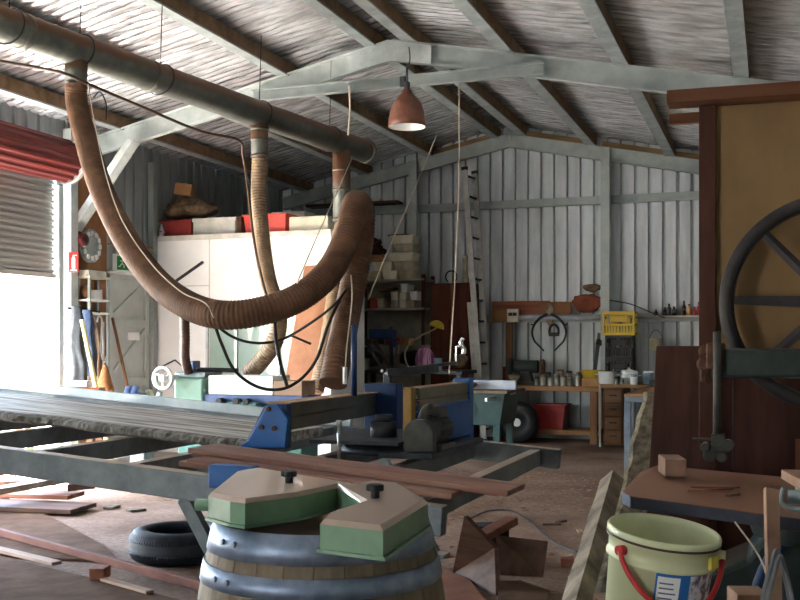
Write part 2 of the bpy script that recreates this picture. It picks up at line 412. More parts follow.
# ================================================================== THE SHED
XL, XR, YB, YF, XA = -7.66, 3.6, 15.30, -3.2, -3.75     # walls and ridge line
ZA, SL = 4.60, .205                                      # top of rafters at the ridge, pitch
def roof(x): return ZA - SL * abs(x - XA)
PUR = .15

def ribbed(mb, a, b, zlo, zhi, out, pitch=.2, depth=.06):
    """trapezoid-ribbed sheet standing from a to b; zlo/zhi are heights or functions of the distance along the sheet"""
    a = V(a); b = V(b); t = (b - a); Ln = t.length; t.normalize(); out = V(out)
    s = 0; pr = []
    while s < Ln + 1e-6:
        for ds, o in ((0, 0), (.150, 0), (.158, depth), (.192, depth)):
            if s + ds <= Ln + 1e-6: pr.append((s + ds, o))
        s += pitch
    if pr[-1][0] < Ln: pr.append((Ln, 0))
    f0 = zlo if callable(zlo) else (lambda q: zlo); f1 = zhi if callable(zhi) else (lambda q: zhi)
    vs = []; fs = []
    for q, o in pr:
        p = a + t * q + out * o
        vs += [V((p.x, p.y, f0(q))), V((p.x, p.y, f1(q)))]
    for i in range(len(pr) - 1): fs.append((2 * i, 2 * i + 2, 2 * i + 3, 2 * i + 1))
    mb.add(vs, fs)

mb = MB(); mb.bx((XL - .05, YF - .1, -.12), (XR + .05, YB + .05, 0)); struct(mb.build('floor', 'floor'), 'concrete shed floor under reddish sawdust')
mb = MB(); mb.bx((-60, -50, -.3), (40, 60, -.14)); struct(mb.build('ground', mat('pale dry ground', (196, 186, 168), (222, 214, 198), rough=.95, scale=.6)), 'pale sunlit ground outside the shed')
DY0, DY1, DZ = 5.3, 9.52, 3.55          # roller door opening
EY0, EY1, EZ = 10.50, 11.34, 2.32       # grey side door
mb = MB()
rz = roof(XL) + PUR + .06
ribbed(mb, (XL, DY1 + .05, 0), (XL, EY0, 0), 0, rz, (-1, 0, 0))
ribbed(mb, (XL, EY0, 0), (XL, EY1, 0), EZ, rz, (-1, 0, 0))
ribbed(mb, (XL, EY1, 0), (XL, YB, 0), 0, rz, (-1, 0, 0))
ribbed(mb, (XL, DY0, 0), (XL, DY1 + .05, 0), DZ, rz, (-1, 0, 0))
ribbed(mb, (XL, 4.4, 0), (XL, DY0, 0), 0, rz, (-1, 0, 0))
ribbed(mb, (XL, 3.1, 0), (XL, 4.4, 0), 2.4, rz, (-1, 0, 0))  # out-of-view opening added to light the barrel from the left
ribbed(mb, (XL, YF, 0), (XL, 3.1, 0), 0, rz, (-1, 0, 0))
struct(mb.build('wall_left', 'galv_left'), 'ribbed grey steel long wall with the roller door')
mb = MB()
ribbed(mb, (XL, YB, 0), (XR, YB, 0), 0, lambda q: roof(XL + q) + PUR + .08, (0, 1, 0))
struct(mb.build('wall_back', 'galv'), 'ribbed galvanised gable wall')
mb = MB()
ribbed(mb, (XR, YF, 0), (XR, YB, 0), 0, roof(XR) + PUR + .06, (1, 0, 0))
struct(mb.build('wall_right', 'galv'), 'ribbed galvanised long wall behind the bandsaw')
mb = MB()                                              # gable behind the camera with an added doorway, sized for the light it lets in
OP0, OP1, OPZ = -4.6, -3.6, 2.1
ribbed(mb, (XL, YF, 0), (OP0, YF, 0), 0, lambda q: roof(XL + q) + PUR, (0, -1, 0))
ribbed(mb, (OP0, YF, 0), (OP1, YF, 0), OPZ, lambda q: roof(OP0 + q) + PUR, (0, -1, 0))
ribbed(mb, (OP1, YF, 0), (XR, YF, 0), 0, lambda q: roof(OP1 + q) + PUR, (0, -1, 0))
struct(mb.build('wall_front', 'galv'), 'ribbed gable wall behind the camera')

# silver foil under the roof sheets, sagging and wrinkled between the purlins
mb = MB()
def foil(x0, x1):
    NX = 44; NY = 1500; Y0 = YF - .1; Y1 = YB + .05
    def fn(u, v):
        x = x0 + (x1 - x0) * u; y = Y0 + (Y1 - Y0) * v
        n1 = mnoise.noise(V((x * .9, y * 2.1, 0))); n2 = mnoise.noise(V((x * 2.3 + 9, y * 6.0, 3)))
        ph = y / .125 + .3 * n1 + .16 * mnoise.noise(V((x * 3, y, 7))); w = 1.2 - 2.4 * abs(math.sin(PI * ph)) ** .6
        z = roof(x) + PUR + .03 + .0125 * w * (.8 + .6 * n2) + .018 * n1 + .012 * mnoise.noise(V((x * 6, y * 9, 1)))
        return V((x, y, z))
    mb.grid(fn, NX, NY)
foil(XL, XA); foil(XA, XR)
struct(mb.build('ceiling', 'foil'), 'wrinkled silver foil lining under the roof')
# roof sheet over it keeps the foil from being a paper skin
mb = MB()
for xa, xb in ((XL - .3, XA), (XA, XR + .3)):
    mb.prism([(xa, YF - .2, roof(xa) + PUR + .1), (xb, YF - .2, roof(xb) + PUR + .1), (xb, YF - .2, roof(xb) + PUR + .13), (xa, YF - .2, roof(xa) + PUR + .13)], (0, YB - YF + .4, 0))
struct(mb.build('roof', 'galv'), 'steel roof sheets above the foil')

# purlins: one object each
k = 0
for x in (-7.15, -6.1, -5.02, -3.98, -3.55, -2.52, -1.38, -.27, .9, 2.0, 3.1):
    k += 1
    z = roof(x) + PUR / 2
    s = 1
    mb = MB(); mb.csec((x, YF, z), (x, YB - .04, z), PUR, .13, t=.004, l=.03, flip=-1); mb.bx((x + .050, YF, z - PUR / 2 - .004), (x + .068, YB - .04, z - PUR / 2 + .012))
    o = mb.build('trim_%d' % k, 'purlin'); struct(o, 'roof purlin')
    wb = MB(); wb.bx((x + .0655, YF, z - PUR / 2 + .013), (x + .069, YB - .04, z + PUR / 2 - .002))  # brown strip over the right face of each purlin web
    wb.build('web_face', 'purlin_web', o)

# portal frames: rafters, columns, knee braces, collar tie
YN, YFR = 10.02, 15.10
def rafter(Y, xa, xb, h=.22):
    mb = MB(); mb.csec((xa, Y, roof(xa) - h / 2), (xb, Y, roof(xb) - h / 2), h, .07, t=.006, l=.02, flip=1 if xb > xa else -1); return mb
for Y, h in ((YN, .22), (YFR, .20), (4.7, .22), (-.6, .22)):
    for xa, xb in ((XL + .1, XA), (XR - .1, XA)):
        k += 1; struct(rafter(Y, xa, xb, h).build('trim_%d' % k, 'steel_white' if Y == YN and xa < XA else 'steel'), 'rafter of a portal frame')
k += 1; mb = MB()                                                # ridge gusset plates
for Y in (YN,):
    mb.prism([(XA - .45, Y - .042, roof(XA - .45) - .02), (XA, Y - .042, ZA - .01), (XA + .45, Y - .042, roof(XA + .45) - .02), (XA + .45, Y - .042, roof(XA + .45) - .21), (XA, Y - .042, ZA - .23), (XA - .45, Y - .042, roof(XA - .45) - .21)], (0, .006, 0))
    for dx in (-.34, -.2, .2, .34):
        for dz in (.06, .16): mb.cyl((XA + dx, Y - .043, roof(XA + dx) - dz), (XA + dx, Y - .056, roof(XA + dx) - dz), .011, n=8)
o = mb.build('trim_%d' % k, 'steel_white'); struct(o, 'bolted ridge plate of the near portal frame')
k += 1; mb = MB(); mb.csec((-5.35, YN - .075, 4.13), (-2.12, YN - .075, 4.13), .12, .06, t=.005, l=.015); struct(mb.build('trim_%d' % k, 'steel'), 'collar tie across the near portal frame')
k += 1; mb = MB()
for x in (-.25,):
    mb.prism([(x - .3, YN - .045, roof(x - .3) - .01), (x + .3, YN - .045, roof(x + .3) - .01), (x + .3, YN - .045, roof(x + .3) - .23), (x - .3, YN - .045, roof(x - .3) - .23)], (0, .008, 0))
    for dx in (-.2, .2): mb.cyl((x + dx, YN - .045, roof(x) - .12), (x + dx, YN - .06, roof(x) - .12), .012, n=8)
struct(mb.build('trim_%d' % k, 'steel'), 'bolted splice plate on the rafter above the bandsaw')
for Y, x in ((4.7, XL + .13), (4.7, XR - .13), (YN, XR - .13)):
    k += 1; mb = MB(); mb.csec((x, Y, 0), (x, Y, roof(x) - .02), .2, .09, up=(1, 0, 0), t=.006, l=.02)
    struct(mb.build('trim_%d' % k, 'steel_white'), 'portal frame column by the wall')
k += 1; mb = MB(); mb.bx((XL + .02, 9.66, 0), (XL + .135, 9.79, roof(XL) + .08)); struct(mb.build('trim_%d' % k, 'steel_white', bevel=.006), 'pale column beside the roller door')
k += 1; mb = MB(); mb.csec(W(68, 240, 11.95), W(134, 140, 11.55), .15, .08, up=(0, 1, 0), t=.006, l=.02)
struct(mb.build('trim_%d' % k, 'steel_white'), 'knee brace from column to rafter')
for px in (415.5, 606.5):                                          # gable mullions
    x = atY(px, 250, YB - .12).x
    k += 1; mb = MB(); mb.csec((x, YB - .22, 0), (x, YB - .22, roof(x) - .01), .10, .13, up=(0, 1, 0), t=.006, l=.02)
    struct(mb.build('trim_%d' % k, 'steel'), 'upright post of the gable wall')
for z in (3.55, 1.80):                                             # girts
    k += 1; mb = MB(); mb.csec((XL + .05, YB - .06, z), (XR - .05, YB - .06, z), .12, .08, t=.005, l=.02)
    struct(mb.build('trim_%d' % k, 'steel'), 'horizontal girt on the gable wall')
k += 1; mb = MB(); mb.csec((XL + .05, YB - .10, 0.05), (XR, YB - .10, .05), .10, .06); struct(mb.build('trim_%d' % k, 'steel'), 'base rail of the gable wall')
for z in (2.95,):
    k += 1; mb = MB(); mb.csec((XL + .05, 11.5, z), (XL + .05, YB - .1, z), .12, .08); struct(mb.build('trim_%d' % k, 'steel'), 'girt on the long wall above the white cabin')
k += 1; mb = MB(); mb.bx((XL + .02, EY1 + .02, 0), (XL + .10, EY1 + .12, roof(XL) - .02)); struct(mb.build('trim_%d' % k, 'steel'), 'post beside the grey door')
k += 1; mb = MB()                                                  # brown timber packing above the gable rafter
for xa, xb in ((-5.1, -4.05), (-3.5, -2.45), (-2.35, -1.45), (-1.3, -.35)):
    mb.bar((xa, YB - .16, roof(xa) + .045), (xb, YB - .16, roof(xb) + .045), .05, .08)
struct(mb.build('trim_%d' % k, 'packing'), 'timber packing along the gable rafter')

# roller door: grey curtain half raised, red coil above, guide rail
def rd():
    mb = MB(); n = 17; z0, z1 = 2.2, 3.4
    prof = []
    for i in range(n):
        za = z0 + (z1 - z0) * i / n; h = (z1 - z0) / n
        for q, o in ((.0, 0), (.12, .0), (.3, .022), (.62, .022), (.82, .0)): prof.append((o, za + h * q))
    prof.append((0, z1))
    vs = []; fs = []
    for o, z in prof: vs += [V((XL + .05 + o, DY0 + .02, z)), V((XL + .05 + o, DY1 - .06, z))]
    for i in range(len(prof) - 1): fs.append((2 * i, 2 * i + 1, 2 * i + 3, 2 * i + 2))
    mb.add(vs, fs); mb.bx((XL + .03, DY0 + .02, z0 - .05), (XL + .09, DY1 - .06, z0))
    return mb
o = rd().build('door_1', 'roller'); struct(o, 'grey roller door curtain half raised')
mb = MB(); prof = []; N_ = 64
c = (-7.30, 0, 3.42)
ring = []
for i in range(N_):
    q = 2 * PI * i / N_; r = .222 + (.014 if i % 4 in (0, 1) else -.006)
    ring.append((c[0] + r * math.cos(q), c[2] + r * math.sin(q)))
mb.prism([(x, DY0 - .05, z) for x, z in ring], (0, DY1 - .20 - DY0, 0))
ro = mb.build('roller_coil', 'rollred', o)
mb = MB(); mb.cyl((c[0], DY1 - .25, c[2]), (c[0], DY1 - .19, c[2]), .252, n=32); mb.build('end_flange', 'steel_white', o)
mb = MB(); mb.csec((XL + .06, DY1, 0), (XL + .06, DY1, 3.2), .10, .07, up=(1, 0, 0)); mb.build('guide_rail', 'steel_white', o)

# grey side door with Z bracing
mb = MB(); mb.bx((XL - .01, EY0, .02), (XL + .02, EY1, EZ)); o = mb.build('door_2', 'doorgrey'); struct(o, 'grey ledged side door with diagonal braces')
mb = MB(); x = XL + .035
for z in (.1, .88, 1.62, 2.22): mb.bx((XL + .02, EY0, z), (XL + .05, EY1, z + .1))
for y in (EY0, EY1 - .07): mb.bx((XL + .02, y, .02), (XL + .052, y + .07, EZ))
for za, zb in ((1.22, 1.66), (2.2, 1.74)): pass
mb.bar((x, EY0 + .05, 1.02), (x, EY1 - .05, 1.6), .06, .028, up=(1, 0, 0)); mb.bar((x, EY0 + .05, .92), (x, EY1 - .05, .2), .06, .028, up=(1, 0, 0))
mb.bar((x, EY0 + .05, 1.74), (x, EY1 - .05, 2.2), .06, .028, up=(1, 0, 0)); mb.build('door_brace', 'doorgrey', o)
mb = MB(); mb.bx((XL + .03, 10.9, 1.46), (XL + .056, 11.12, 1.56)); mb.build('notice', 'signwhite', o)

# ================================================================== LIGHT
w = bpy.data.worlds.new('sky'); SC.world = w; w.use_nodes = True
nt = w.node_tree; sk = nt.nodes.new('ShaderNodeTexSky'); sk.sky_type = 'NISHITA'; sk.sun_disc = False
sk.sun_elevation = math.radians(58); sk.sun_rotation = math.radians(250); sk.air_density = 1.0; sk.dust_density = 2.0; sk.ozone_density = 1.0
bg = nt.nodes['Background']; nt.links.new(sk.outputs['Color'], bg.inputs['Color']); bg.inputs['Strength'].default_value = 1.0
sd = bpy.data.lights.new('sun', 'SUN'); sd.energy = 18.0; sd.angle = math.radians(.6); sd.color = (1, .98, .95)
so = bpy.data.objects.new('sun', sd); COL.objects.link(so); so.location = (-20, -10, 25)
so.rotation_euler = (V((-.42, -.30, .86))).to_track_quat('Z', 'Y').to_euler()
# light portals guide sampling at the wall openings, two of them unseen and added (they add no light of their own)
def portal(loc, rot, sx, sy):
    l = bpy.data.lights.new('opening', 'AREA'); l.shape = 'RECTANGLE'; l.size = sx; l.size_y = sy; l.cycles.is_portal = True
    p = bpy.data.objects.new('opening', l); COL.objects.link(p); p.location = loc; p.rotation_euler = rot
portal((XL - .1, (DY0 + DY1) / 2, 1.1), (0, -PI / 2, 0), 2.2, DY1 - DY0)
portal(((OP0 + OP1) / 2, YF - .1, OPZ / 2), (PI / 2, 0, 0), OP1 - OP0, OPZ)
portal((XL - .1, 3.75, 1.2), (0, -PI / 2, 0), 2.4, 1.3)

cd = bpy.data.cameras.new('camera'); cam = bpy.data.objects.new('camera', cd); COL.objects.link(cam); SC.camera = cam
cam.location = (0, 0, CH); cam.rotation_euler = (PI / 2, 0, TH)
cd.sensor_width = 36; cd.lens = FP / 800 * 36; cd.shift_y = (HY - 300) / 800; cd.clip_start = .05; cd.clip_end = 300
SC.view_settings.view_transform = 'Standard'; SC.view_settings.look = 'None'; SC.view_settings.gamma = 1; SC.view_settings.use_curve_mapping = False
SC.view_settings.exposure = EXPO
# ================================================================== OVERHEAD
# main extraction duct
D0 = W(0, 23, 7.45); D1 = W(367, 152, 11.6); dd = (D1 - D0).normalized(); DS = D0 - dd * 2.2
def duct_at(px):
    """point of the duct's axis seen at column px"""
    best = min((abs(W_px(DS + dd * (i * .02)) - px), i) for i in range(360)); return DS + dd * (best[1] * .02)
def W_px(p):
    d = p.x * FX + p.y * FY; return 400 + FP * (p.x * RX + p.y * RY) / d
duct = thing('extraction_duct', (DS + D1) / 2 - V((0, 0, .15)), 'long dusty galvanised dust extraction pipe slung under the roof', 'duct')
mb = MB(); mb.cyl(DS, D1, .128, n=32); mb.build('pipe', 'duct', duct)
for px in (22, 150, 372):
    p = duct_at(px) if px < 370 else D1 - dd * .03
    mb = MB(); mb.cyl(p - dd * .03, p + dd * .03, .134, n=32); mb.build('joint_collar', 'duct', duct)
for px in (10, 80, 160, 260, 330):
    p = duct_at(px); top = roof(p.x) + .02
    mb = MB(); ring = [p + V((.137 * math.cos(q), 0, .137 * math.sin(q))) + dd * (.02 * math.sin(q)) for q in [2 * PI * i / 28 for i in range(28)]]
    mb.tube(ring, .006, 6, closed=True); mb.tube([p + V((0, 0, .137)), V((p.x + .02, p.y, top))], .005, 6)
    mb.build('hanging_wire', 'black', duct)
def dropper(px, ylo, r, n=1):
    p = duct_at(px); d = p.x * FX + p.y * FY; q = W(px + 1, ylo, d)
    mb = MB(); mb.cyl(p - V((0, 0, .07)), q, r, n=20)
    for f in (.35, .6, .97):
        c = p + (q - p) * f; mb.cyl(c - V((0, 0, .014)), c + V((0, 0, .014)), r + .006, n=20)
    mb.build('dropper', 'duct', duct); return q, d
pa = duct_at(76); da = pa.x * FX + pa.y * FY
mb = MB(); mb.cyl(pa - V((0, 0, .08)), W(76, 82, da), .088, n=20); mb.build('dropper', 'duct', duct)
qb, db = dropper(259, 158, .085)
qc, dc = dropper(341, 222, .098)

# big sagging brown hose: from the duct, round a long loop, over the top and down to the saw head
ctrl = [W(76, 84.5, da), W(77, 104, da), W(86, 140, da - .25), W(101, 188, da - .7), W(125, 238, da - 1.2), W(155, 280, da - 1.6), W(188, 305, da - 1.95), (W(222, 315, da - 2.1)), W(262, 311, da - 2.1), W(300, 297, da - 2.0), W(329, 272, da - 1.85), W(346, 240, da - 1.7), W(353, 213, da - 1.6), W(357, 203, da - 1.5), W(362, 214, da - 1.4), W(360, 245, da - 1.4), W(352, 290, da - 1.45), W(343, 335, da - 1.6), W(337, 362, da - 1.78), W(333, 384, da - 1.85)]
hz = hose_mesh(ctrl, .085, .024, .03, 16).build('flexible_hose', 'hose'); tag(hz, 'large brown ribbed hose sagging in a loop from the pipe to the saw', 'hose')
hb = hose_mesh([qb - V((0, 0, .01)), W(259, 195, db), W(262, 240, db - .1), W(268, 280, db - .3), W(278, 312, db - .6), W(276, 338, db - .7), W(262, 360, db - .6), W(248, 374, db - .5)], .078, .03, .05, 14).build('flexible_hose', 'hose_pale'); tag(hb, 'pale ribbed hose hanging straight in front of the white cabin to the lathe', 'hose')
hc = hose_mesh([qc - V((0, 0, .022)), W(338, 245, dc), W(335, 285, dc - .1), W(330, 325, dc - .3), W(323, 362, dc - .5), W(316, 392, dc - .6)], .08, .028, .04, 14).build('flexible_hose', 'hose_pale'); tag(hc, 'pale ribbed hose dropping from the end of the pipe behind the loop', 'hose')
hd = hose_mesh([W(184, 306, 8.9), W(185, 335, 8.9), W(185, 358, 8.95), W(189, 374, 9.0)], .042, .03, .04, 12).build('flexible_hose', 'hose_dark'); tag(hd, 'thin dark brown hose standing over the green lathe headstock', 'hose')

def cord(pts, r, m, label, name='cord', group=None, n=8):
    mb = MB(); mb.tube(spline(pts, n), r, 7); return tag(mb.build(name, m), label, 'cord', group)
cord([W(-30, 52, 7.6), W(0, 61, 7.6), W(40, 68, 7.6), W(66, 74, 7.6), W(95, 87, 7.85), W(140, 106, 8.3), W(200, 131, 9.1), W(238, 140, 9.6), W(243, 155, 9.9), W(248, 190, 9.9), W(254, 240, 9.7), W(262, 280, 9.4), W(268, 300, 9.1)], .013, 'hose_dark', 'dark power cord strapped along under the pipe and down the pale hose', 'power_cord')
cord([W(212, 318, 6.2), W(222, 330, 6.2), W(240, 340, 6.3), W(262, 343, 6.4), W(285, 338, 6.5), W(312, 322, 6.4), W(335, 304, 6.3), W(346, 290, 6.4)], .009, 'black', 'upper of the two black cords looping below the sagging hose', 'power_cord')
cord([W(213, 320, 6.1), W(222, 345, 6.1), W(235, 371, 6.15), W(258, 387, 6.2), W(282, 389, 6.2), W(302, 378, 6.25), W(317, 358, 6.3), W(328, 325, 6.3), W(340, 300, 6.35)], .010, 'black', 'lower black cord looping almost to the saw bridge', 'power_cord')
cord([W(274, 312, 6.3), W(276, 340, 6.4), W(280, 362, 6.4), W(287, 386, 6.5)], .012, 'iron', 'short dark cord hanging from the middle of the sagging hose', 'power_cord')
cord([W(290, 335, 6.6), W(311, 344, 6.6)], .008, 'black', 'short black cord crossing in front of the cabin window', 'power_cord')
cord([W(352, 158, 10.4), W(338, 190, 9.2), W(322, 225, 8.0), W(306, 262, 5.5), W(297, 283, 5.15)], .0042, 'rope', 'pale rope from the pipe end down to the hose loop', 'rope', n=3)
cord([W(437, 134, 9.9), W(412, 195, 8.6), W(386, 255, 7.2), W(368, 300, 6.6)], .0042, 'rope', 'pale rope slanting from the collar tie to the hose top', 'rope', n=3)
cord([W(459, 84, 9.85), W(459, 180, 9.4), W(455, 280, 8.5), W(449, 374, 7.2)], .0045, 'rope', 'thin white pull cord hanging straight in front of the ladder', 'pull_cord', n=3)
cord([W(351, 275, 5.9), W(352, 300, 5.9), W(347, 345, 5.85), W(345, 378, 5.8)], .0042, 'rope', 'pale cord hanging beside the brown hose end', 'rope', n=4)
cord([W(349, 86, 9.95), W(350, 110, 9.93), W(348, 135, 9.9)], .009, 'rope', 'short white cord end dangling from the collar tie', 'rope', n=4)
cord([W(409, 47, 9.9), W(410, 58, 9.88), W(409, 64, 9.87)], .006, 'black', 'short dark wire at the ridge plate', 'wire', n=3)
cord([W(93, 98, 7.9), W(100, 92, 7.9), W(106, 104, 7.9), W(106, 120, 7.9)], .005, 'black', 'curled wire end beside the top of the sagging hose', 'wire')

# brown bell lamp
lp = W(407, 127, 10.05)
lamp = thing('pendant_lamp', lp, 'brown bell shaped lamp with white inside hanging below the ridge', 'lamp')
mb = MB(); R_ = .185
pr = [(.028, .37), (.05, .36), (.06, .32), (.10, .285), (.14, .23), (.168, .15), (.182, .06), (.188, 0), (.182, 0)]
mb.lathe(pr, lp, 32); mb.build('shade', 'lampbrown', lamp)
mb = MB(); mb.lathe([(.181, .0), (.176, .06), (.162, .15), (.134, .225), (.095, .275), (.03, .30), (.001, .301)], lp, 32); mb.build('reflector', 'signwhite', lamp)
mb = MB(); mb.lathe([(.001, .08), (.03, .09), (.05, .13), (.045, .17), (.025, .21), (.02, .28)], lp, 20); mb.build('bulb', 'signwhite', lamp)
mb = MB(); mb.cyl(lp + V((0, 0, .355)), lp + V((0, 0, .44)), .03, n=16); mb.tube([lp + V((0, 0, .44)), V((lp.x, lp.y, 4.16))], .012, 8); mb.bx(lp + V((-.07, -.02, .40)), lp + V((-.02, .02, .5))); mb.build('hanger', 'iron', lamp)

# ================================================================== WHITE CABIN AND WHAT IS STORED ON IT
CX0, CX1, CY0, CY1, CZ = -7.62, -5.10, 11.5, 12.6, 2.78
cab = thing('white_cabin', ((CX0 + CX1) / 2, (CY0 + CY1) / 2, 0), 'bright white panel cabin with a long low window', 'cabin')
mb = MB()
wx0 = atY(206, 350, CY0).x; wx1 = atY(322, 350, CY0).x; wz0 = atY(250, 378, CY0).z; wz1 = atY(250, 322, CY0).z
mb.bx((CX0, CY0, 0), (wx0, CY0 + .06, CZ)); mb.bx((wx1, CY0, 0), (CX1, CY0 + .06, CZ)); mb.bx((wx0, CY0, 0), (wx1, CY0 + .06, wz0)); mb.bx((wx0, CY0, wz1), (wx1, CY0 + .06, CZ))
mb.bx((CX0, CY0 + .06, 0), (CX0 + .06, CY1, CZ)); mb.bx((CX1 - .06, CY0 + .06, 0), (CX1, CY1, CZ)); mb.bx((CX0 + .06, CY1 - .06, 0), (CX1 - .06, CY1, CZ)); mb.bx((CX0, CY0, CZ), (CX1, CY1, CZ + .04))
mb.build('wall_panel', 'white', cab)
jx = atY(209.5, 300, CY0).x
mb = MB(); mb.bx((jx - .006, CY0 - .006, 0), (jx + .006, CY0, CZ)); mb.bx((CX0, CY0 - .005, 2.16), (jx, CY0, 2.172)); mb.bx((CX0, CY0 - .012, CZ - .02), (CX1, CY0, CZ + .045)); mb.build('panel_joint', 'white_dirty', cab)
mb = MB(); mb.bx((wx0, CY0 + .02, wz0), (wx1, CY0 + .032, wz1)); wn = mb.build('window_pane', 'glass', cab)
mb = MB()
for x in (wx0, wx0 + .42, (wx0 + wx1) / 2 + .2, wx1 - .03): mb.bx((x, CY0 - .012, wz0), (x + .035, CY0 + .04, wz1))
mb.bx((wx0, CY0 - .015, wz0 - .03), (wx1, CY0 + .04, wz0)); mb.bx((wx0, CY0 - .015, wz1), (wx1, CY0 + .04, wz1 + .03)); mb.build('window_frame', 'alu', cab)
mb = MB(); mb.bx((wx0 - .1, CY0 + .4, .8), (wx0 + .42, CY0 + .42, 2.0)); mb.build('dark_backing', 'blue_dk', cab)  # dark sheet added behind the left pane to darken it
mb = MB(); mb.bx((wx0 + .43, CY0 + .3, .8), (wx1, CY0 + .32, 2.0)); mb.build('curtain', 'white_dirty', cab)  # pale sheet added behind the other panes to lighten them
mb = MB(); p = atY(189, 275, CY0 - .01); mb.bar(atY(176, 281, CY0 - .03), atY(203, 262, CY0 - .03), .03, .03); tag(mb.build('roof_prop', 'iron'), 'thin dark rod in front of the upper left of the white cabin', 'rod')

def open_box(lo, hi, m, name, label, cat, t=.012, taper=.0, group=None, rim=.02):
    lo = V(lo); hi = V(hi); tp = taper
    mb = MB()
    def ringp(z, ins): return [V((lo.x + ins, lo.y + ins, z)), V((hi.x - ins, lo.y + ins, z)), V((hi.x - ins, hi.y - ins, z)), V((lo.x + ins, hi.y - ins, z))]
    h = hi.z - lo.z; rings = [ringp(lo.z, tp), ringp(hi.z - rim, 0.006), ringp(hi.z - rim, -.012), ringp(hi.z, -.012), ringp(hi.z, t), ringp(lo.z + t, tp + t)]
    vs = [p for r in rings for p in r]; n = 4; fs = [(3, 2, 1, 0)]
    for i in range(len(rings) - 1):
        for k in range(4): fs.append((i * 4 + k, i * 4 + (k + 1) % 4, i * 4 + 4 + (k + 1) % 4, i * 4 + 4 + k))
    fs.append((20, 21, 22, 23)); mb.add(vs, fs)
    return tag(mb.build(name, m, bevel=.006), label, cat, group)
T = CZ + .042
def X_(px, Y=CY0 + .3): return atY(px, 230, Y).x
by = CY0 + .15
open_box((X_(157), by, T), (X_(197), by + .5, T + .23), 'red_dark', 'storage_tub', 'dull red tub heaped with sacking at the left end of the cabin roof', 'tub', taper=.03)
b = MB(); b.bx((X_(199), by, T), (X_(241), by + .45, T + .22)); o = b.build('storage_box', 'white_dirty', bevel=.012); tag(o, 'grey white box between the two red tubs on the cabin roof', 'box')
b = MB(); b.bx((X_(199) - .01, by - .01, T + .19), (X_(241) + .01, by + .46, T + .235)); b.build('lid', 'white_dirty', o, bevel=.006)
open_box((X_(249), by - .02, T), (X_(292), by + .45, T + .25), 'redplastic', 'storage_tub', 'bright red tub behind the pale hanging hose on the cabin roof', 'tub', taper=.03)
b = MB(); b.bx((X_(294), by, T), (X_(333), by + .45, T + .2)); tag(b.build('storage_box', 'cream', bevel=.015), 'cream box at the right end of the cabin roof', 'box')
b = MB(); b.bx((X_(241) + .02, by, T), (X_(247), by + .4, T + .24)); tag(b.build('storage_box', 'darkwood', bevel=.01), 'narrow dark box squeezed beside the bright red tub', 'box')
b = MB(); y2 = by + .55; b.bx((atY(271, 220, y2).x, y2, T), (atY(305, 220, y2).x, y2 + .33, T + .35)); tag(b.build('polystyrene_box', 'white_dirty', bevel=.015), 'broken white foam box standing behind the bright red tub', 'box')
# heap on the dull red tub
b = MB(); c0 = V(((X_(157) + X_(197)) / 2, by + .25, T + .39))
b.blob(c0 + V((-.02, 0, -.01)), (.23, .2, .11), 3, .35); b.blob(c0 + V((.30, .02, .0)), (.22, .18, .11), 5, .35); b.blob(c0 + V((.12, .03, .09)), (.22, .18, .09), 9, .5)
tag(b.build('sacking', 'cloth_brown'), 'crumpled brown sacking heaped on the dull red tub', 'sacking')
b = MB(); b.box(c0 + V((.0, .1, .29)), (.24, .16, .16), Matrix.Rotation(.2, 3, 'Z') @ Matrix.Rotation(.15, 3, 'Y')); tag(b.build('cardboard_box', 'card', bevel=.006), 'small orange brown carton on top of the sacking heap', 'carton')
b = MB(); b.lathe([(.03, 0), (.032, .1), (.012, .15), (.012, .19), (.001, .19)], (X_(170), by - .05, T), 14); tag(b.build('bottle', 'enamel'), 'tiny white bottle in front of the dull red tub', 'bottle')
for i, (px, lab, m) in enumerate(((222, 'flat brown tray behind the grey white box on the cabin roof', 'card'), (236, 'dark folded bag behind the narrow dark box on the cabin roof', 'cloth_brown'))):
    y2 = by + .52; x = atY(px, 215, y2).x; b = MB()
    if i == 0: b.bx((x - .28, y2, T), (x + .05, y2 + .4, T + .30))
    else: b.blob((x + .16, y2 + .16, T + .21), (.18, .17, .15), 12, .2)
    tag(b.build('tray' if i == 0 else 'bag', m, bevel=.01 if i == 0 else 0), lab, 'tray' if i == 0 else 'bag')
# dark shelf of boards against the gable wall above the cabin
b = MB(); x0 = atY(308, 205, YB - .3).x; x1 = atY(399, 205, YB - .3).x
b.bx((x0, YB - .4, 3.62), (x1, YB - .12, 3.66)); tag(b.build('plank', 'darkwood', bevel=.004), 'dark plank lying along the girt above the cabin', 'plank')
b = MB(); b.bx((x0 + .4, YB - .36, 3.662), (x1 - .3, YB - .16, 3.70)); tag(b.build('plank', 'greywood', bevel=.004), 'grey plank on top of the dark girt plank', 'plank')

# pale slab leaning on the cabin front
b = MB(); pts = [W(317, 268, 12.05), W(344, 266, 12.0), W(332, 420, 10.7), W(293, 420, 10.75)]
n_ = (pts[1] - pts[0]).cross(pts[3] - pts[0]).normalized() * .05
if n_.y < 0: n_ = -n_
s_ = [pts[0], pts[1], pts[2] + (pts[2] - pts[1]) * .5, pts[3] + (pts[3] - pts[0]) * .5]
s_ = [V((p.x, p.y - .35, p.z)) for p in s_]
zmin = min(p.z for p in s_)
for i in (2, 3):
    a_ = s_[1] if i == 2 else s_[0]; f = (a_.z) / (a_.z - s_[i].z); s_[i] = a_ + (s_[i] - a_) * f
b.prism(s_, n_ * .8); tag(b.build('timber_slab', 'paleslab', bevel=.004), 'wide pale timber slab leaning against the white cabin', 'slab')

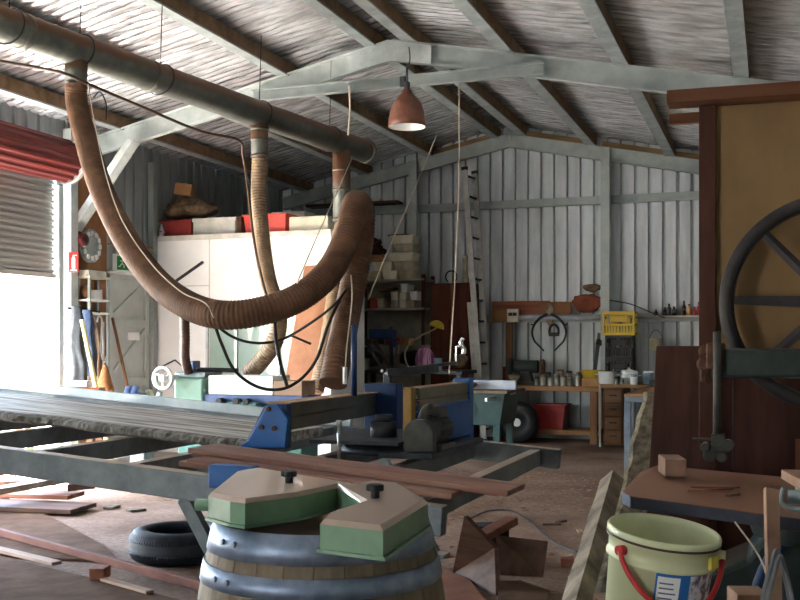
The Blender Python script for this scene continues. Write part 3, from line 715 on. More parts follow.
cord([W(88, 84, 7.75), W(94, 120, 7.62), W(106, 175, 7.1), W(122, 220, 6.62), W(150, 262, 6.2), W(180, 291, 5.85), W(205, 303, 5.7), W(214, 318, 5.7)], .0035, 'rope', 'thin pale wire strapped along the falling side of the sagging hose', 'wire')
# ================================================================== SAWMILL BED (a tilted ladder frame) AND CARRIAGE
def bedz(x): return .735 + .073 * (-1.25 - x)          # top of the rails
BX0, BX1, BYN, BYF = -6.3, -1.27, 4.02, 6.45
bed = thing('sawmill_bed', ((BX0 + BX1) / 2, (BYN + BYF) / 2, 0), 'long pale steel frame with cross beams sloping down to the right', 'sawmill bed')
RH = .125
for Y in (BYN, BYF):
    mb = MB(); mb.bar((BX0, Y, bedz(BX0) - RH / 2), (BX1, Y, bedz(BX1) - RH / 2), .075, RH); mb.build('rail', 'steel_bed' , bed, bevel=.006)
for x in (-5.75, -5.15, -4.55, -3.98, -3.42, -2.86, -2.3, -1.86, -1.42):
    mb = MB(); mb.bar((x, BYN + .04, bedz(x) - .065), (x, BYF - .04, bedz(x) - .065), .07, .10); mb.build('cross_beam', 'steel_bed', bed, bevel=.004)
def legs(x, y, dx):
    mb = MB(); zt = bedz(x) - RH
    mb.bar((x, y, zt), (x + dx, y, .02), .06, .05, up=(0, 1, 0)); mb.bx((x + dx - .08, y - .06, 0), (x + dx + .08, y + .06, .02)); mb.build('leg', 'steel_bed', bed, bevel=.003)
for x, dx in ((-2.52, .42), (-6.2, 0)):
    for y in (BYN + .02, BYF): legs(x, y, dx)

# weathered slab lying on the bed
def slab():
    mb = MB(); x0, x1 = -6.2, -2.62; n = 90; th = .055
    top = []; 
    def near(x): return 4.80 + .05 * mnoise.noise(V((x * 2.2, 0, 0))) + .02 * mnoise.noise(V((x * 11, 3, 0)))
    def far(x): return 5.80 + .03 * mnoise.noise(V((x * 2, 9, 0)))
    vs = []; fs = []
    for i in range(n + 1):
        x = x0 + (x1 - x0) * i / n; z = bedz(x) + .003
        yn, yf = near(x), far(x)
        j = .018 * mnoise.noise(V((x * 14, 0, 5)))
        vs += [V((x, yn + .05, z)), V((x, yn + j, z + th * .55)), V((x, yn + .035 + j, z + th)), V((x, (yn + yf) / 2, z + th + .004)), V((x, yf - .02, z + th)), V((x, yf, z + th * .5)), V((x, yf - .03, z))]
    K = 7
    for i in range(n):
        for k in range(K): fs.append((i * K + k, i * K + (k + 1) % K, (i + 1) * K + (k + 1) % K, (i + 1) * K + k))
    fs += [list(range(K)), [n * K + k for k in range(K)][::-1]]
    mb.add(vs, fs); return mb
sl = slab().build('timber_slab', 'greywood'); tag(sl, 'wide weathered grey slab lying on the sloping steel frame', 'slab')

mb = MB(); vs = []; fs = []; n = 120
for i in range(n + 1):
    x = -6.2 + 3.58 * i / n; z = bedz(x) + .003; y = 4.80 + .05 * mnoise.noise(V((x * 2.2, 0, 0))) + .02 * mnoise.noise(V((x * 11, 3, 0))) + .018 * mnoise.noise(V((x * 14, 0, 5)))
    e_ = .022 * mnoise.noise(V((x * 21, 8, 1))); vs += [V((x, y + .02, z)), V((x, y - .028 + e_, z + .018)), V((x, y - .022 - e_, z + .046)), V((x, y + .03, z + .0575)), V((x, y + .04, z + .02))]
for i in range(n):
    for k_ in range(5): fs.append((i * 5 + k_, i * 5 + (k_ + 1) % 5, i * 5 + 5 + (k_ + 1) % 5, i * 5 + 5 + k_))
fs += [(4, 3, 2, 1, 0), tuple(n * 5 + k_ for k_ in range(5))]; mb.add(vs, fs); mb.build('bark_edge', 'bark_grey', sl)
mb = MB(); mb.bar((BX0, BYF - .01, bedz(BX0) + .035), (-2.7, BYF - .01, bedz(-2.7) + .035), .05, .065); mb.build('side_stop', 'steel_white', bed, bevel=.004)

# dusty red-brown boards on the bed
def board(p0, p1, w, t, m, name, label, cat='board', group=None, up=(0, 0, 1), bevel=.003, roll=0, warp=0):
    p0 = V(p0); p1 = V(p1); mb = MB(); n = 8; tt, a, b = mb.frame(p0, p1, up)
    if roll: q = Matrix.Rotation(roll, 3, tt); a = q @ a; b = q @ b
    pts = []
    vs = []; fs = []
    for i in range(n + 1):
        f = i / n; p = p0 + (p1 - p0) * f + b * (warp * math.sin(f * PI)); wv = w * (1 + .03 * mnoise.noise(V((f * 3, p0.x * 5, p0.z * 9))))
        for x, y in ((-.5, -.5), (.5, -.5), (.5, .5), (-.5, .5)): vs.append(p + a * x * wv + b * y * t)
    for i in range(n):
        for k in range(4): fs.append((i * 4 + k, i * 4 + (k + 1) % 4, i * 4 + 4 + (k + 1) % 4, i * 4 + 4 + k))
    fs += [(3, 2, 1, 0), (n * 4, n * 4 + 1, n * 4 + 2, n * 4 + 3)]
    mb.add(vs, fs); return tag(mb.build(name, m, bevel=bevel), label, cat, group)
def onbed(x, y, h): return V((x, y, bedz(x) + h))
board(onbed(-2.60, 4.30, .014), onbed(-1.30, 4.36, .014), .40, .026, 'board', 'sawn_board', 'lowest of the stacked red brown boards, widest and flat on the steel frame', 'board', 'sawn boards on the steel frame')
board(onbed(-2.52, 4.13, .041), onbed(-1.24, 4.10, .041), .15, .022, 'board', 'sawn_board', 'narrow red brown board along the front edge of the stack', 'board', 'sawn boards on the steel frame')
board(onbed(-2.62, 4.36, .041), onbed(-1.10, 4.32, .041), .18, .022, 'board', 'sawn_board', 'dusty board of the stack just under the longest board', 'board', 'sawn boards on the steel frame')
board(onbed(-2.60, 4.33, .066), onbed(-1.02, 4.24, .066), .25, .024, 'board', 'sawn_board', 'topmost and longest red brown board, its right end overhanging the steel frame', 'board', 'sawn boards on the steel frame')

# carriage bridge
BLX = -2.35
car = thing('saw_carriage', (BLX, 5.3, .9), 'blue and grey saw carriage bridging the sloping steel frame', 'saw carriage')
def px_poly(pts, Y): return [atY(x, y, Y) for x, y in pts]
mb = MB(); mb.prism(px_poly([(266, 406), (277, 404), (288, 420), (285, 448), (236, 448), (248, 440)], 4.62), (0, .035, 0)); mb.build('end_plate', 'blue', car, bevel=.006)
mb = MB(); mb.prism(px_poly([(264, 405.5), (287, 404), (288, 420), (287, 449), (232, 449), (246, 441)], 4.655), (0, .05, 0)); mb.build('end_bracket', 'blue_dk', car, bevel=.006)
mb = MB()
for x, y in ((269, 409), (262, 427), (275, 428.5)):
    p = atY(x, y, 4.62); mb = MB(); mb.cyl(p, p - V((0, .014, 0)), .013, n=8); mb.build('bolt', 'rust', car)

zt = 1.10
for h, dz, nm in ((.068, 0, 'beam'), (.066, .072, 'beam')):
    mb = MB(); mb.csec((BLX - .03, 4.70, zt - dz - h / 2), (BLX - .03, 5.94, zt - dz - h / 2), h, .10, flip=-1, t=.008, l=.018); mb.bx((BLX + .016, 4.70, zt - dz - h + .004), (BLX + .021, 5.94, zt - dz - .004)); mb.build(nm, 'beam_grey', car, bevel=.003)
mb = MB(); mb.bx((BLX - .10, 4.70, zt - .002), (BLX + .04, 5.94, zt + .006)); mb.build('beam_cover', 'dustcap', car)
mb = MB(); p = W(379, 388, 6.45); mb.bx((BLX - .06, 5.94, .84), (BLX + .16, 6.06, 1.16)); mb.bx((BLX + .02, 5.93, .80), (BLX + .22, 6.08, .86)); mb.build('post', 'blue_dk', car, bevel=.008)
# lower carriage box riding on the near rail
mb = MB(); mb.bx((-2.32, BYN - .115, .775), (-2.10, BYN - .045, .875)); mb.build('wheel_box', 'blue', car, bevel=.008)
# second beam pair with motor
SX = -1.86
for dz in (0, .072):
    mb = MB(); mb.csec((SX, 5.28, 1.165 - dz - .034), (SX, 6.22, 1.165 - dz - .034), .068, .09, flip=-1, t=.008, l=.018); mb.bx((SX + .046, 5.28, 1.165 - dz - .064), (SX + .05, 6.22, 1.165 - dz - .004)); mb.build('beam', 'beam_grey', car, bevel=.003)
mb = MB(); mb.bx((SX - .02, 5.20, .80), (SX + .03, 5.27, 1.17)); mb.build('bracket', 'mustard', car, bevel=.006)
mb = MB(); mb.bx((SX - .05, 6.22, .80), (SX + .06, 6.32, 1.19)); mb.build('post', 'blue', car, bevel=.01)
mb = MB(); mb.bx((SX - .06, 5.32, .835), (SX + .08, 6.20, 1.06)); mb.build('motor_box', 'blue', car, bevel=.02, seg=3)
mb = MB(); mb.bx((SX - .1, 5.05, .80), (SX + .2, 6.05, .832)); mb.build('saddle', 'iron', car, bevel=.006)
mc = V((SX + .11, 5.20, .935))
mb = MB(); mb.cyl(mc, mc + V((0, .26, 0)), .075, n=24)
for i in range(16):
    q = 2 * PI * i / 16; mb.box(mc + V(((.078 * math.cos(q)), .13, (.078 * math.sin(q)))), (.02, .22, .006), Matrix.Rotation(-q, 3, 'Y'))
mb.cyl(mc - V((0, .03, 0)), mc, .06, .075, n=24); mb.build('motor', 'motor_grey', car)
mb = MB(); mb.bx((mc.x - .05, mc.y + .08, mc.z + .07), (mc.x + .06, mc.y + .2, mc.z + .13)); mb.build('terminal_box', 'motor_grey', car, bevel=.008)
mb = MB(); mb.bx((mc.x - .09, mc.y, mc.z - .105), (mc.x + .09, mc.y + .26, mc.z - .07)); mb.build('motor_foot', 'motor_grey', car, bevel=.008)
mb = MB(); mb.prism([V((SX + .11 + .085 * math.cos(q), 5.08, .925 + .085 * math.sin(q))) for q in [PI * i / 14 for i in range(15)]] + [V((SX + .025, 5.08, .834)), V((SX + .195, 5.08, .834))], (0, .06, 0)); mb.tube(spline([(SX + .11, 5.12, 1.0), (SX + .11, 5.18, 1.05), (SX + .10, 5.3, 1.06), (SX + .1, 5.42, 1.02)], 6), .022, 8); mb.build('belt_guard', 'motor_grey', car, bevel=.015)
# blade hood under the first beams
bc = V((BLX + .30, 5.35, .80))
mb = MB(); mb.lathe([(.001, .08), (.10, .078), (.2, .06), (.235, .03), (.24, 0), (.001, 0)], bc, 32); mb.build('blade_hood', 'iron', car)
mb = MB(); mb.cyl(bc + V((0, 0, .075)), bc + V((0, 0, .17)), .075, n=24); mb.cyl(bc + V((0, 0, .17)), bc + V((0, 0, .21)), .05, n=24); mb.build('spindle_housing', 'iron', car)
mb = MB()
for dx, dy in ((-.12, -.35), (.05, .3)):
    mb = MB(); mb.cyl(bc + V((dx, dy, -.02)), bc + V((dx, dy, .19)), .011, n=10); mb.cyl(bc + V((dx, dy, .17)), bc + V((dx, dy, .2)), .018, n=6); mb.build('adjusting_rod', 'alu', car)
# hoisting mast between the hoses
mb = MB(); m0 = W(354, 330, 6.0); mb.cyl(V((m0.x, m0.y, 1.10)), V((m0.x, m0.y, 1.52)), .018, n=12); mb.build('mast', 'blue_dk', car)
mb = MB(); q = W(345, 384, 6.05); mb.cyl(q, q + V((0, 0, .10)), .014, n=10); mb.build('grip', 'signwhite', car)
mb = MB(); mb.bx((BLX - .02, 5.05, .865), (BLX + .5, 5.9, .885)); mb.build('base_plate', 'iron', car, bevel=.004)
# steel arm with a chromed handle
arm = thing('crank_arm', W(420, 376, 7.1) - V((0, 0, .3)), 'dark steel arm ending in a bright chrome crank handle', 'crank')
mb = MB(); mb.bar(W(382, 371, 6.9), W(456, 363, 7.3), .03, .022); mb.bar(W(386, 373, 6.9), W(437, 368, 7.2), .04, .055); mb.bar(W(388, 374, 6.92), W(388, 414, 6.92), .05, .05, up=(0, 1, 0)); mb.build('arm', 'iron', arm, bevel=.004)
mb = MB(); mb.bar(W(456, 364, 7.3), W(456, 346, 7.3), .012, .012, up=(0, 1, 0)); mb.tube(spline([W(463, 338, 7.3), W(461, 343, 7.3), W(464, 349, 7.3), W(463.5, 354, 7.3)], 5), .016, 10); mb.cyl(W(456, 347, 7.3), W(463, 346, 7.3), .009, n=8); mb.build('handle', 'chrome', arm)

# ================================================================== BARREL WITH A MACHINE GUARD ON IT
bc = W(322, 500, 2.96); bc.z = 0
br = thing('wine_barrel', bc, 'old oak barrel with wide galvanised hoops holding up the green guard', 'barrel')
BH = .90
def brr(z): return .305 + .068 * (1 - ((z - BH / 2) / (BH / 2)) ** 2)
NS = 26
mb = MB(); vs = []; fs = []; nz_ = 14
for k in range(NS):
    q0 = 2 * PI * k / NS + .003; q1 = 2 * PI * (k + 1) / NS - .003
    b0 = len(mb.v); vs = []; fs = []
    for i in range(nz_ + 1):
        z = BH * i / nz_; r = brr(z)
        for q in (q0, (q0 + q1) / 2, q1): vs.append(bc + V((r * math.cos(q), r * math.sin(q), z)))
        for q in (q1, q0): vs.append(bc + V(((r - .025) * math.cos(q), (r - .025) * math.sin(q), z)))
    for i in range(nz_):
        for j in range(5): fs.append((i * 5 + j, i * 5 + (j + 1) % 5, i * 5 + 5 + (j + 1) % 5, i * 5 + 5 + j))
    fs += [(4, 3, 2, 1, 0), tuple(nz_ * 5 + j for j in range(5))]
    mb.add(vs, fs)
mb.build('staves', 'oak', br)
for zz in (BH - .05, .03):
    mb = MB(); mb.cyl(bc + V((0, 0, zz)), bc + V((0, 0, zz + .02)), .283, n=40); mb.build('head', 'dustwood', br)
for z0, z1 in ((.828, .905), (.742, .795), (.600, .650), (.265, .315), (.125, .175), (-.0, .065)):
    mb = MB(); mb.lathe([(brr(z0) + .001, z0), (brr(z0) + .005, z0), (brr((z0 + z1) / 2) + .006, (z0 + z1) / 2), (brr(z1) + .005, z1), (brr(z1) + .001, z1)], bc, 56, closed=True)
    for dq in (0, .17): 
        q = math.radians(238) + dq; r = brr((z0 + z1) / 2) + .004; d = V((math.cos(q), math.sin(q), 0)); c = bc + d * r + V((0, 0, (z0 + z1) / 2)); mb.cyl(c, c + d * .008, .009, .006, n=10)
    mb.build('hoop', 'hoop', br)

GZ = .995; GB = .918
gp = [atZ(x, y, GZ) for x, y in [(208, 492), (235, 471), (258, 467), (300, 474), (338, 480), (352, 483), (372, 480), (398, 482), (428, 499), (383, 526), (320, 519), (327, 512), (364, 500), (337, 484), (300, 492), (268, 496), (245, 499), (230, 497)]]
gd = thing('machine_guard', V((sum(p.x for p in gp) / len(gp), sum(p.y for p in gp) / len(gp), GB)), 'green dusty U shaped machine guard with two black knobs on the barrel', 'machine guard')
def inset(poly, k):
    n = len(poly); out = []
    ar = sum(poly[i].x * poly[(i + 1) % n].y - poly[(i + 1) % n].x * poly[i].y for i in range(n)); sg = 1 if ar > 0 else -1
    for i in range(n):
        a = poly[i - 1]; b = poly[i]; c = poly[(i + 1) % n]
        e1 = (b - a).normalized(); e2 = (c - b).normalized(); n1 = V((-e1.y, e1.x, 0)) * sg; n2 = V((-e2.y, e2.x, 0)) * sg
        m = (n1 + n2); m = m / max(.5, m.length ** 2 / 2) if m.length > .1 else n1
        out.append(b + m * k)
    return out
rings = [(gp, GB), (gp, GZ - .012), (inset(gp, .010), GZ)]
vs = []; n = len(gp)
for pl, z in rings: vs += [V((p.x, p.y, z)) for p in pl]
fs = []
for r in range(2):
    for i in range(n): fs.append((r * n + i, r * n + (i + 1) % n, (r + 1) * n + (i + 1) % n, (r + 1) * n + i))
mb = MB(); mb.add(vs, fs)
from mathutils.geometry import tessellate_polygon
tri = tessellate_polygon([[V((p.x, p.y, 0)) for p in rings[2][0]]])
mb.add(vs[2 * n:], [list(t) for t in tri]); mb.build('shell', 'green', gd)
mb = MB()
pl2 = inset(gp, -.008); vs = [V((p.x, p.y, GB)) for p in pl2] + [V((p.x, p.y, GB + .008)) for p in pl2] + [V((p.x, p.y, GB + .008)) for p in gp]
fs = [(i, (i + 1) % n, n + (i + 1) % n, n + i) for i in range(n)] + [(n + i, n + (i + 1) % n, 2 * n + (i + 1) % n, 2 * n + i) for i in range(n)]
tr2 = tessellate_polygon([[V((p.x, p.y, 0)) for p in pl2]]); mb.add(vs, fs + [list(t) for t in tr2]); mb.build('base_flange', 'green_plain', gd)
for px, py in ((289, 483), (375, 498)):
    p = atZ(px, py, GZ)
    mb = MB(); mb.cyl(p, p + V((0, 0, .022)), .012, n=12)
    for i in range(5):
        q = 2 * PI * i / 5; mb.cyl(p + V((.013 * math.cos(q), .013 * math.sin(q), .02)), p + V((.013 * math.cos(q), .013 * math.sin(q), .036)), .0115, n=12)
    mb.cyl(p + V((0, 0, .018)), p + V((0, 0, .037)), .018, n=16); mb.build('knob', 'black', gd, bevel=.002)
mb = MB(); p = atZ(203, 505, .955); mb.cyl(p - V((.02, 0, 0)), p + V((.05, .01, 0)), .017, n=16); mb.build('spigot', 'green_plain', gd)
mb = MB(); p = atZ(243, 506, .955); mb.bx(p + V((-.045, -.03, -.03)), p + V((.03, .03, -.025))); mb.bx(p + V((.0, -.03, -.03)), p + V((.006, .02, .015))); mb.bx(p + V((-.06, -.035, .012)), p + V((.045, .02, .018))); mb.build('hinge_bracket', 'rust', gd)
# pale saw-horse arm seen just right of the guard
# ================================================================== BANDSAW ON THE RIGHT
HX0 = atY(700, 230, 5.0).x
sawt = thing('bandsaw', V((.15, 4.55, 0)), 'big old dark green bandsaw with a spoked upper wheel and sawdust covered table', 'bandsaw')
wc = V((.255, 4.84, 1.585)); WR = .478
mb = MB(); my = Matrix.Rotation(PI / 2, 3, 'X')
mb.lathe([(WR - .055, -.028), (WR - .05, -.034), (WR, -.034), (WR + .004, 0), (WR, .034), (WR - .05, .034), (WR - .055, .028), (WR - .062, 0)], wc, 72, my, closed=True)
wheel = mb.build('wheel', 'wheel_iron', sawt)
for k in range(8):
    q = math.radians(-2.5 + 45 * k); e = V((math.cos(q), 0, math.sin(q)))
    b = MB(); b.sweep([(-.026, -.012), (0, -.018), (.026, -.012), (.026, .012), (0, .018), (-.026, .012)], wc + e * .07, wc + e * (WR - .05), up=(0, 1, 0), taper=.72); b.build('spoke', 'wheel_iron', wheel)
b = MB(); b.cyl(wc + V((0, .06, 0)), wc - V((0, .06, 0)), .085, n=24); b.cyl(wc - V((0, .06, 0)), wc - V((0, .10, 0)), .04, n=16); b.build('hub', 'wheel_iron', wheel)
p0 = atY(712, 364, 4.56); 
mb = MB(); mb.bx((p0.x, 4.50, 1.262), (1.0, 4.62, 1.385)); mb.build('guide_arm', 'green_blk', sawt, bevel=.015)
mb = MB(); mb.bx((p0.x - .02, 4.47, 1.30), (p0.x + .05, 4.65, 1.41)); mb.cyl((p0.x - .03, 4.49, 1.375), (p0.x - .03, 4.62, 1.375), .024, n=12); mb.cyl((p0.x - .03, 4.49, 1.32), (p0.x - .03, 4.62, 1.32), .03, n=12); mb.bx((p0.x - .045, 4.5, 1.24), (p0.x - .01, 4.58, 1.33)); mb.build('arm_clamp', 'rust', sawt, bevel=.01)
gx = atY(717.5, 400, 4.49).x
mb = MB(); mb.cyl((gx, 4.46, .98), (gx, 4.46, 1.455), .0165, n=14); mb.build('guide_post', 'motor_grey', sawt)
mb = MB(); mb.bx((gx - .05, 4.42, .955), (gx + .05, 4.50, .985)); mb.cyl((gx + .045, 4.41, .985), (gx + .045, 4.47, .985), .024, n=12); mb.cyl((gx - .045, 4.41, .975), (gx - .045, 4.47, .975), .02, n=12); mb.cyl((gx + .02, 4.42, .935), (gx + .02, 4.5, .935), .022, n=12); mb.cyl((gx - .03, 4.42, .94), (gx - .03, 4.5, .94), .026, n=12); mb.bx((gx - .022, 4.425, .93), (gx + .03, 4.495, 1.03)); mb.bx((gx - .10, 4.455, 1.0), (gx + .02, 4.465, 1.01)); mb.build('guide_block', 'motor_grey', sawt, bevel=.004)
mb = MB(); mb.bx((gx + .058, 4.50, .88), (gx + .061, 4.515, 1.27)); mb.build('blade', 'iron', sawt)
# table
tq = [W(657, 465, 4.55), W(640, 472, 4.33), W(622, 491, 3.76), W(630, 496, 3.68), W(800, 519, 3.47), W(860, 527, 3.42), W(860, 484, 4.25)]
mb = MB(); mb.prism(tq, (0, 0, -.045)); mb.build('table', 'table_iron', sawt, bevel=.004)
mb = MB(); tcx = V((.12, 4.05, 0)); mb.lathe([(.05, .66), (.12, .67), (.19, .70), (.21, .76), (.205, .78), (.17, .775), (.10, .74), (.05, .73)], tcx, 32); mb.build('trunnion', 'green_blk', sawt)
mb = MB(); prf = [(-.36, 0), (.55, 0), (.55, .50), (.40, .62), (.34, .72), (-.06, .72), (-.14, .60), (-.30, .52)]
mb.prism([V((.05 + x, 4.0, z)) for x, z in prf], (0, .42, 0)); mb.build('base_casting', 'green_blk', sawt, bevel=.02)
mb = MB(); mb.lathe([(.36, -.02), (.40, -.02), (.40, .02), (.36, .02)], V((.32, 3.985, .42)), 48, my, closed=True); mb.build('lower_wheel_guard', 'blue_dk', sawt)
mb = MB(); mb.bx((.62, 4.55, 0), (.98, 5.0, 1.55)); mb.prism([(.7, 4.62, 1.5), (.98, 4.62, 1.5), (.98, 4.62, 1.75), (.78, 4.62, 1.75)], (0, .3, 0)); mb.build('frame_column', 'green_blk', sawt, bevel=.02)
mb = MB(); mb.cyl(wc + V((.0, -.05, 0)), wc + V((.42, -.05, 0)), .03, n=12); mb.build('axle', 'iron', sawt)

hs = thing('wheel_housing', V((.3, 5.05, 0)), 'tall tan plywood housing with dark brown post behind the spoked wheel', 'housing')
mb = MB(); xa = atY(714, 230, 5.02).x; mb.bx((xa, 5.02, 1.36), (1.25, 5.04, 2.53)); mb.build('panel', 'tan_ply', hs)
xs0 = atY(699, 230, 4.98).x; xs1 = atY(716, 230, 4.98).x
mb = MB(); mb.bx((xs0, 4.97, 0), (xs1, 5.05, 2.52)); mb.build('post', 'darkwood_z', hs, bevel=.004)
mb = MB(); mb.bx((1.1, 4.97, 0), (1.2, 5.05, 2.52)); mb.build('post', 'darkwood_z', hs, bevel=.004)
mb = MB(); mb.bar((atY(668, 110, 4.95).x, 4.95, 2.555), (1.3, 4.95, 2.535), .14, .06); mb.build('top_rail', 'railwood', hs, bevel=.004)
mb = MB(); mb.bar((atY(669, 118, 5.06).x, 5.085, 2.49), (1.3, 5.085, 2.475), .05, .05); mb.build('back_rail', 'railwood', hs, bevel=.006)
# dark red boards behind the table
def lean(pts, vec, m, name, label, cat='board'):
    mb = MB(); mb.prism(pts, vec); return tag(mb.build(name, m, bevel=.004), label, cat)
lean([V((-.60, 5.02, 0)), V((-.27, 5.02, 0)), V((-.31, 5.24, 1.395)), V((-.545, 5.24, 1.395))], (.0, .04, 0), 'darkwood_z', 'timber_slab', 'dark red slab standing left of the brown housing post, behind the saw table', 'slab')
lean([V((-.255, 5.062, 0)), V((.62, 5.062, 0)), V((.62, 5.20, 1.335)), V((-.255, 5.20, 1.335))], (0, .035, 0), 'darkwood_z', 'timber_sheet', 'wide dark brown sheet standing under the tan housing panel', 'sheet')
lean([V((.10, 4.96, .0)), V((.54, 4.96, 0)), V((.54, 5.0, .97)), V((.10, 5.0, .97))], (0, .015, 0), 'redwood_z', 'timber_sheet', 'short red brown sheet standing behind the right part of the saw table', 'sheet')
# bark edged slab leaning further back
mb = MB(); vs = []; fs = []; n = 30
q0 = W(632, 474, 6.4); q1 = W(651, 392, 6.9); q0 = q0 + (q0 - q1) * (q0.z / (q1.z - q0.z))
for i in range(n + 1):
    f = i / n; p = q0 + (q1 - q0) * f; j = .022 * mnoise.noise(V((f * 9, 0, 2))) + .012 * mnoise.noise(V((f * 31, 4, 2)))
    vs += [p + V((-.05 + j, 0, 0)), p + V((-.02 + j, -.035, 0)), p + V((.11, -.03, 0)), p + V((.11, .03, 0)), p + V((-.02 + j, .03, 0))]
for i in range(n):
    for k_ in range(5): fs.append((i * 5 + k_, i * 5 + (k_ + 1) % 5, i * 5 + 5 + (k_ + 1) % 5, i * 5 + 5 + k_))
fs += [(4, 3, 2, 1, 0), tuple(n * 5 + k_ for k_ in range(5))]; mb.add(vs, fs); tag(mb.build('bark_slab', 'bark'), 'grey bark edged slab leaning behind the saw table, left of the dark red slab', 'slab')
# things on the saw table
def tz(x, y):  # height of the table top from its plane
    a, b, c = tq[0], tq[2], tq[4]; n = (b - a).cross(c - a); return a.z - (n.x * (x - a.x) + n.y * (y - a.y)) / n.z
p = W(672, 474, 4.2); z = tz(p.x, p.y) + .008
mb = MB(); mb.box((p.x, p.y, z + .042), (.085, .18, .072), Matrix.Rotation(.25, 3, 'Z')); o = mb.build('timber_block', 'dustwood', bevel=.004); tag(o, 'squared dusty timber block on the left of the saw table', 'block')
for i, (px, py, L, a, lab) in enumerate(((712, 485, .16, -.1, 'longest thin wood strip lying on the saw table'), (718, 490, .12, .35, 'dark wood splinter beside the long strip on the saw table'), (706, 496, .13, -.25, 'wood strip nearest the front edge of the saw table'), (733, 486, .07, .6, 'short dark splinter at the right of the strips on the saw table'))):
    p = W(px, py, 3.95 - .05 * i); z = tz(p.x, p.y) + .011
    mb = MB(); r = Matrix.Rotation(a + .3, 3, 'Z'); mb.box((p.x, p.y, z), (L, .010, .006), r); mb.box(V((p.x, p.y, z)) + r @ V((L * .55, .006, 0)), (L * .25, .008, .005), r @ Matrix.Rotation(.5, 3, 'Z')); tag(mb.build('splinter', 'darkwood' if i % 2 else 'redwood_x'), lab, 'splinter', 'wood strips on the saw table')
def chips(name, fn, count, m, label, s=(.02, .01, .003)):
    mb = MB()
    for _ in range(count):
        p = fn(); r = Matrix.Rotation(random.random() * 6.3, 3, 'Z') @ Matrix.Rotation(random.uniform(-.3, .3), 3, 'X'); k_ = random.uniform(.4, 1.3)
        mb.box(p, (s[0] * k_, s[1] * k_, s[2]), r)
    return tag(mb.build(name, m), label, 'wood chips', kind='stuff')
# grey vise-like fence at the right end of the table
fx = W(797, 488, 3.62); z = tz(fx.x, fx.y) + .012
vz = thing('saw_fence', V((fx.x, fx.y, z)), 'grey cast fence with a dusty timber face at the right end of the saw table', 'fence')
mb = MB(); mb.box(V((fx.x + .06, fx.y, z + .10)), (.16, .34, .035), Matrix.Rotation(.2, 3, 'Z')); mb.build('timber_face', 'dustwood', vz, bevel=.004)
mb = MB(); mb.box(V((fx.x + .08, fx.y, z + .04)), (.12, .28, .08), Matrix.Rotation(.2, 3, 'Z')); mb.build('casting', 'cast_grey', vz, bevel=.01)
mb = MB(); mb.cyl(V((fx.x - .03, fx.y - .09, z + .05)), V((fx.x + .06, fx.y - .10, z + .05)), .025, n=14); mb.tube(spline([V((fx.x - .045, fx.y - .13, z + .09)), V((fx.x - .05, fx.y - .11, z + .03)), V((fx.x - .0, fx.y - .13, z + .015)), V((fx.x + .04, fx.y - .14, z + .03))], 6), .009, 8); mb.build('lever', 'cast_grey', vz)

# ================================================================== RIGHT FOREGROUND
# bucket standing on a sawn stump
bd = 2.88; bk = W(664, 530, bd); BR = .152; BHT = .37
bz = bk.z - BHT + .0
mt = Matrix.Rotation(math.radians(5.5), 3, V((FX, FY, 0))) @ Matrix.Rotation(math.radians(6), 3, V((RX, RY, 0)))
ob = bk - mt @ V((0, 0, BHT - .005))
def bt(r, q, z): return ob + V((0, 0, 0)) + mt @ V((r * math.cos(q), r * math.sin(q), z))
bu = thing('plastic_bucket', ob, 'pale yellow green plastic bucket with a red handle and blue label', 'bucket')
mb = MB(); mb.lathe([(.001, 0), (.126, 0), (.131, .006), (.144, BHT - .085), (.153, BHT - .085), (.153, BHT - .078), (.147, BHT - .075), (.150, BHT - .03), (.157, BHT - .03), (.158, BHT - .006), (.154, BHT), (.148, BHT - .002), (.146, BHT - .02), (.142, BHT - .05), (.128, .012), (.001, .012)], ob, 56, mt); mb.build('shell', 'bucket', bu)
mb = MB(); mb.lathe([(.1585, BHT - .024), (.1592, BHT - .022), (.1592, BHT - .019), (.1585, BHT - .017)], ob, 56, mt, closed=True); mb.build('rim_line', 'hose_dark', bu)
aim = math.atan2(-FY, -FX)
def arcq(px_, r=.155):   # angle round the bucket for a lateral offset
    s = max(-1, min(1, (px_ - 663) / FP * bd / r)); return aim + math.asin(s)
qa, qb_ = arcq(617), arcq(716)
mb = MB(); pts = []
for i in range(33):
    f = i / 32; q = qa + (qb_ - qa) * f; z = BHT - .05 - .135 * (math.sin(PI * f) ** .8) + (0 if f < .9 else .0)
    pts.append(bt(.166, q, z))
mb.tube(pts, .0075, 10); mb.build('handle', 'bailred', bu)
for q in (qa, qb_):
    mb = MB(); c = bt(.15, q, BHT - .05); d = (mt @ V((math.cos(q), math.sin(q), 0))); mb.cyl(c, c + d * .022, .014, n=14); mb.build('handle_lug', 'bailred' if q == qa else 'bucket', bu)
q1, q2 = arcq(646), arcq(710)
def patch(qa, qb, za, zb, off, m, name, parent):
    mb = MB(); n = 12; vs = []; fs = []
    rr = lambda z: .131 + (.144 - .131) * (z / (BHT - .085))
    for i in range(n + 1):
        q = qa + (qb - qa) * i / n
        for z in (za, zb): vs.append(bt(rr(z) + off, q, z)); vs.append(bt(rr(z) + off - .0008, q, z))
    for i in range(n):
        a = i * 4; b = a + 4
        fs += [(a, b, b + 2, a + 2), (a + 1, a + 3, b + 3, b + 1), (a, a + 1, b + 1, b), (a + 2, b + 2, b + 3, a + 3)]
    fs += [(0, 2, 3, 1), (n * 4, n * 4 + 1, n * 4 + 3, n * 4 + 2)]
    mb.add(vs, fs); return mb.build(name, m, parent)
lb = patch(q1, q2, BHT - .27, BHT - .086, .0012, 'label_blue', 'paper_label', bu)
